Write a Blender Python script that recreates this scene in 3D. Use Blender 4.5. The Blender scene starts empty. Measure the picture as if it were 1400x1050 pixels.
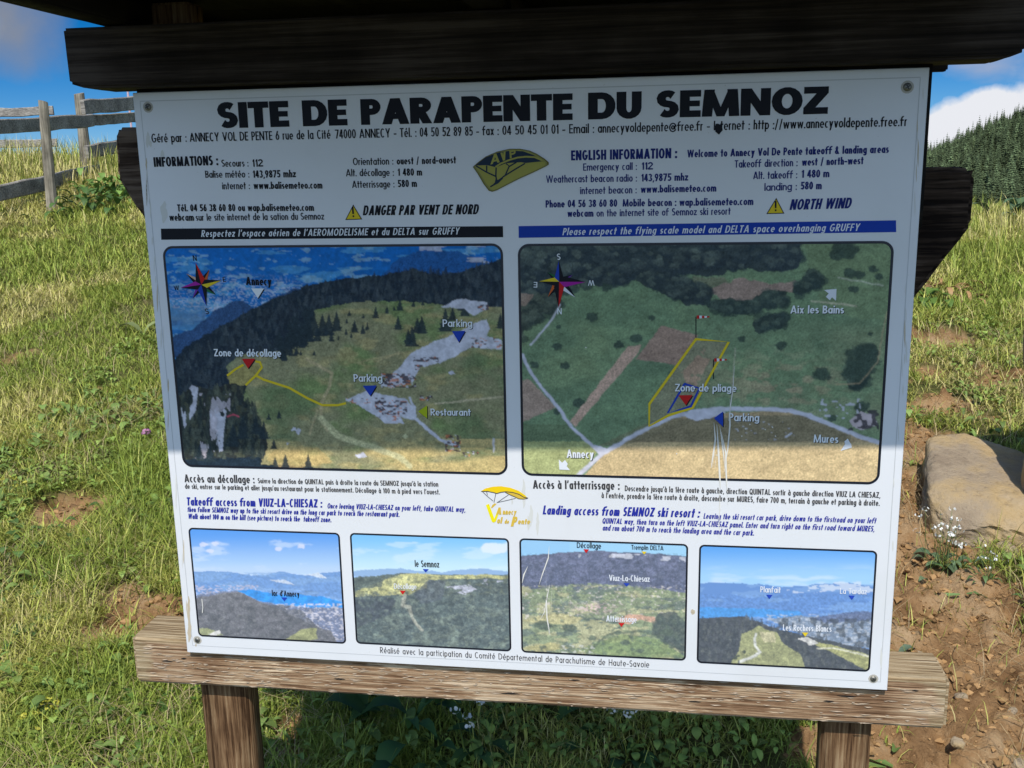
import bpy, bmesh, math, random
import numpy as np
from mathutils import Matrix, Vector
C = bpy.context.scene.collection
sc = bpy.context.scene

# ------------------------------------------------------------------ camera, sky, sun, exposure
F_PX, CX, CY = 1361.98, 700.0, 525.0
CAM = np.array([0.24576811, -1.66152924, 0.91326351])
RIGHT = np.array([0.98941889, 0.1437694, -0.01950945])
DOWN = np.array([0.01224493, -0.21673309, -0.9761541])
FWD = np.array([-0.14456944, 0.96558642, -0.21620026])
cam_data = bpy.data.cameras.new('camera')
cam = bpy.data.objects.new('camera', cam_data); C.objects.link(cam)
cam_data.sensor_width = 36.0; cam_data.lens = 36.0 * F_PX / 1400.0
cam_data.clip_start = 0.02; cam_data.clip_end = 9000.0
cam.matrix_world = Matrix(((RIGHT[0], -DOWN[0], -FWD[0], CAM[0]), (RIGHT[1], -DOWN[1], -FWD[1], CAM[1]),
                           (RIGHT[2], -DOWN[2], -FWD[2], CAM[2]), (0, 0, 0, 1)))
sc.camera = cam
SUN_EL = math.radians(53.0); SUN_AZ = math.radians(3.0)       # the sun stands almost square in front of the panel
SUN_DIR = Vector((math.sin(SUN_AZ) * math.cos(SUN_EL), -math.cos(SUN_AZ) * math.cos(SUN_EL), math.sin(SUN_EL)))
sun_data = bpy.data.lights.new('sun', 'SUN'); sun_data.energy = 3.35; sun_data.angle = math.radians(0.5); sun_data.color = (1.0, 0.955, 0.88)
sun = bpy.data.objects.new('sun', sun_data); C.objects.link(sun)
sun.rotation_euler = (-SUN_DIR).to_track_quat('-Z', 'Y').to_euler(); sun.location = (0, -3, 12)
sc.view_settings.view_transform = 'Standard'; sc.view_settings.look = 'None'
sc.view_settings.exposure = 0.33; sc.view_settings.gamma = 1.0; sc.view_settings.use_curve_mapping = False

def ray(px, py):
    d = RIGHT * ((px - CX) / F_PX) + DOWN * ((py - CY) / F_PX) + FWD
    return d / np.linalg.norm(d)
def on_panel(px, py, y=0.0):                 # measuring aid: where a point of the photograph lies on the panel's plane
    d = ray(px, py); p = CAM + d * ((y - CAM[1]) / d[1]); return float(p[0]), float(p[2])
def to_photo(x, y, z):
    v = np.stack([x - CAM[0], y - CAM[1], z - CAM[2]], -1)
    w = v @ FWD
    return CX + F_PX * (v @ RIGHT) / w, CY + F_PX * (v @ DOWN) / w

world = bpy.data.worlds.new('World'); sc.world = world; world.use_nodes = True
nt = world.node_tree; nt.nodes.clear()
def N(t, kind, **kw):
    n = t.nodes.new(kind)
    for k, v in kw.items():
        if hasattr(n, k): setattr(n, k, v)
    return n
wo = N(nt, 'ShaderNodeOutputWorld'); bg = N(nt, 'ShaderNodeBackground'); bg.inputs['Strength'].default_value = 0.13
sky = N(nt, 'ShaderNodeTexSky'); sky.sky_type = 'NISHITA'; sky.sun_disc = False
sky.sun_elevation = SUN_EL; sky.sun_rotation = math.radians(180.0) - SUN_AZ
sky.altitude = 3000; sky.air_density = 0.8; sky.dust_density = 0.02; sky.ozone_density = 8.0
hs = N(nt, 'ShaderNodeHueSaturation'); hs.inputs['Saturation'].default_value = 1.30; hs.inputs['Value'].default_value = 0.5
nt.links.new(sky.outputs[0], hs.inputs['Color'])
tc = N(nt, 'ShaderNodeTexCoord')
def clouds(prev, centre, radius, soft, scale, seed, colour, thr, gain=5.0, stretch=(1, 1, 1)):
    dot = N(nt, 'ShaderNodeVectorMath', operation='DISTANCE'); dot.inputs[1].default_value = centre
    nt.links.new(tc.outputs['Generated'], dot.inputs[0])
    mr = N(nt, 'ShaderNodeMapRange'); mr.inputs['From Min'].default_value = radius + soft; mr.inputs['From Max'].default_value = max(radius - soft, 0)
    nt.links.new(dot.outputs['Value'], mr.inputs['Value'])
    mp = N(nt, 'ShaderNodeMapping'); mp.inputs['Location'].default_value = (seed, seed * .7, seed * 1.3); mp.inputs['Scale'].default_value = stretch
    nt.links.new(tc.outputs['Generated'], mp.inputs['Vector'])
    nz = N(nt, 'ShaderNodeTexNoise'); nz.inputs['Scale'].default_value = scale; nz.inputs['Detail'].default_value = 9; nz.inputs['Roughness'].default_value = .55
    nt.links.new(mp.outputs[0], nz.inputs['Vector'])
    ad = N(nt, 'ShaderNodeMath', operation='ADD'); nt.links.new(nz.outputs['Fac'], ad.inputs[0]); nt.links.new(mr.outputs[0], ad.inputs[1])
    sb = N(nt, 'ShaderNodeMath', operation='SUBTRACT'); sb.inputs[1].default_value = thr; nt.links.new(ad.outputs[0], sb.inputs[0])
    ml = N(nt, 'ShaderNodeMath', operation='MULTIPLY', use_clamp=True); ml.inputs[1].default_value = gain; nt.links.new(sb.outputs[0], ml.inputs[0])
    mx = N(nt, 'ShaderNodeMix', data_type='RGBA'); mx.inputs['B'].default_value = (*colour, 1)
    nt.links.new(ml.outputs[0], mx.inputs['Factor']); nt.links.new(prev, mx.inputs['A'])
    return mx.outputs['Result']
last = hs.outputs['Color']
def skydir(px, py): return tuple(ray(px, py))
last = clouds(last, skydir(-20, 25), .065, .05, 9, 1.2, (1.45, 1.62, 2.0), .98, 1.9)
last = clouds(last, skydir(1350, 55), .045, .035, 13, 4.1, (2.0, 2.5, 3.6), .92, 2.2, (1, 1, 2.5))
last = clouds(last, skydir(1350, 230), .074, .020, 17, 7.7, (5.0, 5.1, 5.4), .96, 5.0)
last = clouds(last, skydir(1750, 60), .20, .10, 7, 3.3, (4.0, 4.3, 4.8), 1.12, 3.0)
last = clouds(last, skydir(-420, -60), .2, .1, 6, 9.4, (2.5, 2.8, 3.4), 1.12, 2.5)
last = clouds(last, (0.0, -.80, .60), 1.05, .25, 3.0, 5.5, (3.6, 5.0, 7.4), 1.12, 3.5)          # unseen bluish cloud added behind the camera to brighten the shaded panel
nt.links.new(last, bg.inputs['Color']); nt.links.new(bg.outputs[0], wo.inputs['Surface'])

# ------------------------------------------------------------------ helpers
rng = np.random.default_rng(7); random.seed(7)
def tag(o, label=None, cat=None, group=None, kind=None):
    if label: o['label'] = label
    if cat: o['category'] = cat
    if group: o['group'] = group
    if kind: o['kind'] = kind
    return o
def empty(name, loc, label=None, cat=None, group=None):
    o = bpy.data.objects.new(name, None); C.objects.link(o); o.location = loc; o.empty_display_size = .05
    return tag(o, label, cat, group)
def srgb(r, g, b):
    f = lambda c: (c / 255 / 12.92) if c <= 10 else ((c / 255 + .055) / 1.055) ** 2.4
    return np.array([f(r), f(g), f(b)])
def fast_mesh(name, verts, faces_flat, sizes, mats, parent=None, col=None, smooth=False, midx=None, attrs=None):
    me = bpy.data.meshes.new(name)
    verts = np.asarray(verts, np.float32); faces_flat = np.asarray(faces_flat, np.int32); sizes = np.asarray(sizes, np.int32)
    me.vertices.add(len(verts)); me.vertices.foreach_set('co', verts.ravel())
    me.loops.add(len(faces_flat)); me.loops.foreach_set('vertex_index', faces_flat)
    me.polygons.add(len(sizes)); starts = np.concatenate([[0], np.cumsum(sizes)[:-1]]).astype(np.int32)
    me.polygons.foreach_set('loop_start', starts); me.polygons.foreach_set('loop_total', sizes)
    if midx is not None: me.polygons.foreach_set('material_index', np.asarray(midx, np.int32))
    me.polygons.foreach_set('use_smooth', np.full(len(sizes), smooth, bool))
    for m in (mats if isinstance(mats, (list, tuple)) else [mats]): me.materials.append(m)
    me.update(calc_edges=True); me.validate()
    if col is not None:
        a = me.color_attributes.new('Col', 'FLOAT_COLOR', 'POINT')
        c4 = np.ones((len(verts), 4), np.float32); c4[:, :3] = col; a.data.foreach_set('color', c4.ravel())
    for k, v in (attrs or {}).items():
        a = me.attributes.new(k, 'FLOAT', 'POINT'); a.data.foreach_set('value', np.asarray(v, np.float32))
    o = bpy.data.objects.new(name, me); C.objects.link(o)
    if parent: o.parent = parent
    return o
class MB:
    def __init__(s): s.v = []; s.f = []; s.m = []; s.c = []
    def poly(s, pts, m=0, col=None):
        n = len(s.v); s.v += [tuple(p) for p in pts]; s.f.append(tuple(range(n, n + len(pts)))); s.m.append(m)
        s.c += [col or (1, 1, 1)] * len(pts)
    def add(s, vs, fs, m=0, col=None):
        n = len(s.v); s.v += [tuple(p) for p in vs]; s.f += [tuple(i + n for i in f) for f in fs]; s.m += [m] * len(fs); s.c += [col or (1, 1, 1)] * len(vs)
    def prism(s, outline, y0, y1, m=0):          # outline in (x, z), extruded along y
        n = len(outline); vs = [(x, y0, z) for x, z in outline] + [(x, y1, z) for x, z in outline]
        fs = [tuple(range(n)), tuple(range(2 * n - 1, n - 1, -1))] + [(i, i + n, (i + 1) % n + n, (i + 1) % n) for i in range(n)]
        s.add(vs, fs, m)
    def build(s, name, mats, parent=None, smooth=False, col=False):
        me = bpy.data.meshes.new(name); me.from_pydata(s.v, [], s.f)
        for m in (mats if isinstance(mats, (list, tuple)) else [mats]): me.materials.append(m)
        me.polygons.foreach_set('material_index', s.m); me.polygons.foreach_set('use_smooth', [smooth] * len(s.f)); me.update()
        if col:
            a = me.color_attributes.new('Col', 'FLOAT_COLOR', 'POINT'); a.data.foreach_set('color', np.array([(*c, 1) for c in s.c], np.float32).ravel())
        o = bpy.data.objects.new(name, me); C.objects.link(o)
        if parent: o.parent = parent
        return o
def hash2(ix, iy, seed):
    n = (ix.astype(np.int64) * 374761393 + iy.astype(np.int64) * 668265263 + seed * 982451653) & 0xffffffff
    n = ((n ^ (n >> 13)) * 1274126177) & 0xffffffff; n = (n ^ (n >> 16)) & 0xffff
    return n / 65535.0
def vnoise(x, y, seed=0):
    x = np.asarray(x, float); y = np.asarray(y, float); ix = np.floor(x); iy = np.floor(y); fx = x - ix; fy = y - iy
    fx = fx * fx * (3 - 2 * fx); fy = fy * fy * (3 - 2 * fy)
    a = hash2(ix, iy, seed); b = hash2(ix + 1, iy, seed); c = hash2(ix, iy + 1, seed); d = hash2(ix + 1, iy + 1, seed)
    return (a * (1 - fx) + b * fx) * (1 - fy) + (c * (1 - fx) + d * fx) * fy
def fbm(x, y, seed=0, octaves=4):
    t = 0; a = .5; s = 0
    for o in range(octaves): t = t + a * vnoise(x * 2 ** o, y * 2 ** o, seed + o * 17); s += a; a *= .55
    return t / s
def sstep(a, b, x):
    t = np.clip((x - a) / (b - a), 0, 1); return t * t * (3 - 2 * t)

# ------------------------------------------------------------------ materials
def mat(name, col=(.5, .5, .5), rough=.6, spec=.5, metal=0.0):
    m = bpy.data.materials.new(name); m.use_nodes = True; b = m.node_tree.nodes['Principled BSDF']
    b.inputs['Base Color'].default_value = (*col, 1); b.inputs['Roughness'].default_value = rough
    b.inputs['Specular IOR Level'].default_value = spec; b.inputs['Metallic'].default_value = metal
    return m
def attr_mat(name, rough=.6, spec=.3, translucent=0.0, speckle=0.0):
    m = mat(name, (.5, .5, .5), rough, spec); t = m.node_tree; b = t.nodes['Principled BSDF']
    a = N(t, 'ShaderNodeAttribute'); a.attribute_name = 'Col'
    src = a.outputs['Color']
    if speckle:
        nz = N(t, 'ShaderNodeTexNoise'); nz.inputs['Scale'].default_value = speckle; nz.inputs['Detail'].default_value = 4
        mr = N(t, 'ShaderNodeMapRange'); mr.inputs['From Min'].default_value = .3; mr.inputs['From Max'].default_value = .7; mr.inputs['To Min'].default_value = .75; mr.inputs['To Max'].default_value = 1.25
        t.links.new(nz.outputs['Fac'], mr.inputs['Value'])
        mx = N(t, 'ShaderNodeVectorMath', operation='SCALE'); t.links.new(src, mx.inputs[0]); t.links.new(mr.outputs[0], mx.inputs['Scale']); src = mx.outputs[0]
    t.links.new(src, b.inputs['Base Color'])
    if translucent:
        tr = N(t, 'ShaderNodeBsdfTranslucent'); t.links.new(src, tr.inputs['Color']); ms = N(t, 'ShaderNodeMixShader'); ms.inputs[0].default_value = translucent
        t.links.new(b.outputs[0], ms.inputs[1]); t.links.new(tr.outputs[0], ms.inputs[2]); t.links.new(ms.outputs[0], t.nodes['Material Output'].inputs['Surface'])
    return m
def ramp(t, fac, stops):
    r = N(t, 'ShaderNodeValToRGB'); cr = r.color_ramp
    while len(cr.elements) < len(stops): cr.elements.new(.5)
    for e, (p, c) in zip(cr.elements, stops): e.position = p; e.color = (*c, 1)
    t.links.new(fac, r.inputs[0]); return r.outputs['Color']
def wood(name, stops, axis=0, rough=.8, grain=60, peel=None, bump=.35, along=2.0, spec=.25, ends=None):
    m = mat(name, (.2, .15, .1), rough, spec); t = m.node_tree; b = t.nodes['Principled BSDF']
    tcn = N(t, 'ShaderNodeTexCoord'); mp = N(t, 'ShaderNodeMapping'); s = [grain] * 3; s[axis] = along; mp.inputs['Scale'].default_value = s
    t.links.new(tcn.outputs['Object'], mp.inputs['Vector'])
    n1 = N(t, 'ShaderNodeTexNoise'); n1.inputs['Scale'].default_value = 1; n1.inputs['Detail'].default_value = 8; n1.inputs['Roughness'].default_value = .62; n1.inputs['Distortion'].default_value = .15
    t.links.new(mp.outputs[0], n1.inputs['Vector'])
    n2 = N(t, 'ShaderNodeTexNoise'); n2.inputs['Scale'].default_value = 7; n2.inputs['Detail'].default_value = 5
    t.links.new(tcn.outputs['Object'], n2.inputs['Vector'])
    a = N(t, 'ShaderNodeMath', operation='MULTIPLY_ADD'); a.inputs[1].default_value = .55; a.inputs[2].default_value = -.27
    t.links.new(n2.outputs['Fac'], a.inputs[0]); ad = N(t, 'ShaderNodeMath', operation='ADD'); t.links.new(n1.outputs['Fac'], ad.inputs[0]); t.links.new(a.outputs[0], ad.inputs[1])
    colr = ramp(t, ad.outputs[0], stops); hgt = n1.outputs['Fac']
    if peel:                                              # flakes of pale worn wood, long along the grain
        mp2 = N(t, 'ShaderNodeMapping'); s2 = [peel[1]] * 3; s2[axis] = peel[2]; mp2.inputs['Scale'].default_value = s2; mp2.inputs['Location'].default_value = (3.1, 1.7, 5.3)
        t.links.new(tcn.outputs['Object'], mp2.inputs['Vector'])
        n3 = N(t, 'ShaderNodeTexNoise'); n3.inputs['Scale'].default_value = 1; n3.inputs['Detail'].default_value = 6; n3.inputs['Roughness'].default_value = .65; t.links.new(mp2.outputs[0], n3.inputs['Vector'])
        n4 = N(t, 'ShaderNodeTexNoise'); n4.inputs['Scale'].default_value = 5; n4.inputs['Detail'].default_value = 2; t.links.new(tcn.outputs['Object'], n4.inputs['Vector'])
        s4 = N(t, 'ShaderNodeMath', operation='MULTIPLY_ADD'); s4.inputs[1].default_value = .5; s4.inputs[2].default_value = -.25; t.links.new(n4.outputs['Fac'], s4.inputs[0])
        a3 = N(t, 'ShaderNodeMath', operation='ADD'); t.links.new(n3.outputs['Fac'], a3.inputs[0]); t.links.new(s4.outputs[0], a3.inputs[1])
        mr = N(t, 'ShaderNodeMapRange'); mr.inputs['From Min'].default_value = peel[3]; mr.inputs['From Max'].default_value = peel[3] + .05; t.links.new(a3.outputs[0], mr.inputs['Value'])
        mx = N(t, 'ShaderNodeMix', data_type='RGBA'); mx.inputs['B'].default_value = (*peel[0], 1); t.links.new(colr, mx.inputs['A']); t.links.new(mr.outputs[0], mx.inputs['Factor']); colr = mx.outputs['Result']
    if ends:                                              # sun bleached towards the two ends and on the upper side
        sx = N(t, 'ShaderNodeSeparateXYZ'); t.links.new(tcn.outputs['Object'], sx.inputs[0])
        n5 = N(t, 'ShaderNodeTexNoise'); n5.inputs['Scale'].default_value = 16; n5.inputs['Detail'].default_value = 6; t.links.new(tcn.outputs['Object'], n5.inputs['Vector'])
        ab = N(t, 'ShaderNodeMath', operation='ABSOLUTE'); t.links.new(sx.outputs['X'], ab.inputs[0])
        m5 = N(t, 'ShaderNodeMath', operation='MULTIPLY_ADD'); m5.inputs[1].default_value = .16; t.links.new(n5.outputs['Fac'], m5.inputs[0]); t.links.new(ab.outputs[0], m5.inputs[2])
        r5 = N(t, 'ShaderNodeMapRange'); r5.inputs['From Min'].default_value = ends[0] + .075; r5.inputs['From Max'].default_value = ends[0] + .095; t.links.new(m5.outputs[0], r5.inputs['Value'])
        m6 = N(t, 'ShaderNodeMath', operation='MULTIPLY_ADD'); m6.inputs[1].default_value = .006; t.links.new(n5.outputs['Fac'], m6.inputs[0]); t.links.new(sx.outputs['Z'], m6.inputs[2])
        r6 = N(t, 'ShaderNodeMapRange'); r6.inputs['From Min'].default_value = ends[1]; r6.inputs['From Max'].default_value = ends[1] + .002; t.links.new(m6.outputs[0], r6.inputs['Value'])
        mm = N(t, 'ShaderNodeMath', operation='MAXIMUM'); t.links.new(r5.outputs[0], mm.inputs[0]); t.links.new(r6.outputs[0], mm.inputs[1])
        c5 = ramp(t, n1.outputs['Fac'], ends[2]); mx5 = N(t, 'ShaderNodeMix', data_type='RGBA'); t.links.new(mm.outputs[0], mx5.inputs['Factor']); t.links.new(colr, mx5.inputs['A']); t.links.new(c5, mx5.inputs['B']); colr = mx5.outputs['Result']
    t.links.new(colr, b.inputs['Base Color'])
    bp = N(t, 'ShaderNodeBump'); bp.inputs['Strength'].default_value = bump; bp.inputs['Distance'].default_value = .004
    t.links.new(hgt, bp.inputs['Height']); t.links.new(bp.outputs[0], b.inputs['Normal'])
    return m
# ------------------------------------------------------------------ the slope
def bell(x, y, cx, cy, r): return np.exp(-((x - cx) ** 2 + (y - cy) ** 2) / (r * r))
def ground0(x, y):
    x = np.asarray(x, float); y = np.asarray(y, float); t = sstep(-2.5, 3.0, x)
    sl = .186 * (1 - t) + .142 * t; brow = 7.7 * (1 - t) + 6.3 * t; roll = 2.2 * (1 - t) + 2.0 * t
    yy = np.minimum(y, brow); z = -.62 + sl * np.maximum(yy, -6) + .05 * np.minimum(yy + 6, 0)
    d = np.clip(y - brow, 0, None); d1 = np.minimum(d, roll * 2.2); z = z + sl * (d1 - d1 * d1 / (2 * roll)) ; z = z - sl * 1.2 * np.clip(d - roll * 2.2, 0, 90)
    z = z - .35 * sstep(6, 40, x) * np.minimum(np.clip(x - 6, 0, 60), 60) * .3
    return z
def hit(px, py):
    d = ray(px, py); lo, hi = 0.5, 40.0
    for tt in np.arange(.6, 40, .05):
        q = CAM + d * tt
        if q[2] < ground0(q[0], q[1]): return q - d * .02
    return CAM + d * 12
BARE = [(px, py, r, a) for px, py, r, a in ((1285, 465, .26, .75), (1265, 515, .2, .6), (1350, 520, .25, .55), (1300, 560, .2, .7), (1245, 690, .2, 1.0), (1250, 655, .2, .9), (1265, 610, .22, .9), (1250, 740, .24, 1), (1240, 800, .22, 1.1), (1270, 860, .22, 1.3), (1330, 870, .22, 1.3), (1330, 930, .22, 1.3), (1365, 960, .18, 1.2), (1300, 830, .18, 1.2), (1260, 940, .2, 1.2), (1300, 1000, .2, 1.2), (1370, 1010, .2, 1.2), (1240, 1030, .18, 1.1), (1230, 900, .2, 1.2), (1390, 1040, .2, 1.1), (1340, 810, .18, 1.1), (1230, 560, .15, .8), (1235, 620, .16, .9), (1150, 990, .12, 1.0), (1105, 1020, .08, .9),
         (100, 705, .17, 1.1), (70, 690, .10, .9), (190, 840, .14, 1.1), (165, 830, .12, .8), (215, 850, .14, 1.1), (150, 870, .12, .9), (120, 880, .1, .7), (400, 1000, .06, 1.0), (405, 1030, .06, .9), (15, 500, .2, .45), (140, 535, .12, .6), (205, 890, .12, .7))]
BARE_W = [(*hit(px, py)[:2], r, a) for px, py, r, a in BARE]
def bare(x, y):
    b_ = np.zeros_like(np.asarray(x, float))
    for cx_, cy_, r, a in BARE_W: b_ = np.maximum(b_, a * bell(x, y, cx_, cy_, r))
    b_ = b_ + (fbm(x * 7, y * 7, 5) - .5) * .7 + (fbm(x * 26, y * 26, 6) - .5) * .35
    return np.clip(sstep(.34, .62, b_), 0, 1)
def ground(x, y, fine=True):
    z = ground0(x, y)
    near = np.exp(-np.clip(np.hypot(x, y - 1) - 4, 0, None) / 4)
    z = z + (fbm(x * 1.1, y * 1.1, 1, 3) - .5) * .10 * near + (fbm(x * .25, y * .25, 2, 3) - .5) * .25 * sstep(3, 9, np.abs(y)) * np.exp(-np.clip(np.hypot(x, y) - 14, 0, None) / 6)
    if fine:
        b_ = bare(x, y); z = z + near * ((np.abs(fbm(x * 9, y * 9, 3, 4) - .5)) * .13 * (.3 + .7 * b_) + (fbm(x * 32, y * 32, 4, 3) - .5) * .075 * (.2 + .8 * b_) - .05 * b_ * sstep(.1, .0, np.abs(fbm(x * 4, y * 4, 12, 3) - .5)) * sstep(.45, .6, fbm(x * 3, y * 3, 13, 2))) - .02 * b_ * near
    return z
def spaced(lo, hi, near_lo, near_hi, fine, growth=1.12):
    a = list(np.arange(near_lo, near_hi, fine)); st = fine; v = near_hi
    while v < hi: a.append(v); st *= growth; v += st
    a.append(hi); st = fine; v = near_lo; b_ = []
    while v > lo: v -= st; st *= growth; b_.append(max(v, lo))
    return np.array(sorted(set(b_)) + a)
gx = spaced(-3500, 3500, -2.6, 2.2, .016); gy = spaced(-3500, 3500, .1, 3.2, .018)
GX, GY = np.meshgrid(gx, gy); GZ = ground(GX, GY)
nx_, ny_ = len(gx), len(gy); I, J = np.meshgrid(np.arange(ny_ - 1), np.arange(nx_ - 1), indexing='ij'); a_ = (I * nx_ + J).ravel()
SOIL = mat('soil and thatch', (.2, .14, .09), .95, .1); t = SOIL.node_tree; b = t.nodes['Principled BSDF']; tcn = N(t, 'ShaderNodeTexCoord')
def noise_node(t, scale, detail=6, rough=.6): n = N(t, 'ShaderNodeTexNoise'); n.inputs['Scale'].default_value = scale; n.inputs['Detail'].default_value = detail; n.inputs['Roughness'].default_value = rough; t.links.new(tcn.outputs['Object'], n.inputs['Vector']); return n
d1 = noise_node(t, 5.5, 10, .68); soil = ramp(t, d1.outputs['Fac'], [(.32, (.15, .078, .034)), (.49, (.40, .235, .110)), (.70, (.60, .42, .24))])
d2 = noise_node(t, 30, 8, .7); grassc = ramp(t, d2.outputs['Fac'], [(.3, (.05, .055, .015)), (.5, (.11, .115, .035)), (.62, (.20, .17, .065)), (.8, (.32, .25, .11))])
at = N(t, 'ShaderNodeAttribute'); at.attribute_name = 'Bare'; mx = N(t, 'ShaderNodeMix', data_type='RGBA'); t.links.new(at.outputs['Fac'], mx.inputs['Factor']); t.links.new(grassc, mx.inputs['A']); t.links.new(soil, mx.inputs['B']); t.links.new(mx.outputs['Result'], b.inputs['Base Color'])
d3 = noise_node(t, 90, 8, .7); bp = N(t, 'ShaderNodeBump'); bp.inputs['Strength'].default_value = 1.0; bp.inputs['Distance'].default_value = .018; t.links.new(d3.outputs['Fac'], bp.inputs['Height']); t.links.new(bp.outputs[0], b.inputs['Normal'])
land = fast_mesh('ground', np.stack([GX.ravel(), GY.ravel(), GZ.ravel()], 1), np.stack([a_, a_ + 1, a_ + nx_ + 1, a_ + nx_], 1).ravel(), np.full(len(a_), 4), SOIL, None, None, True, None, {'Bare': bare(GX, GY).ravel()})
tag(land, kind='structure')
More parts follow.
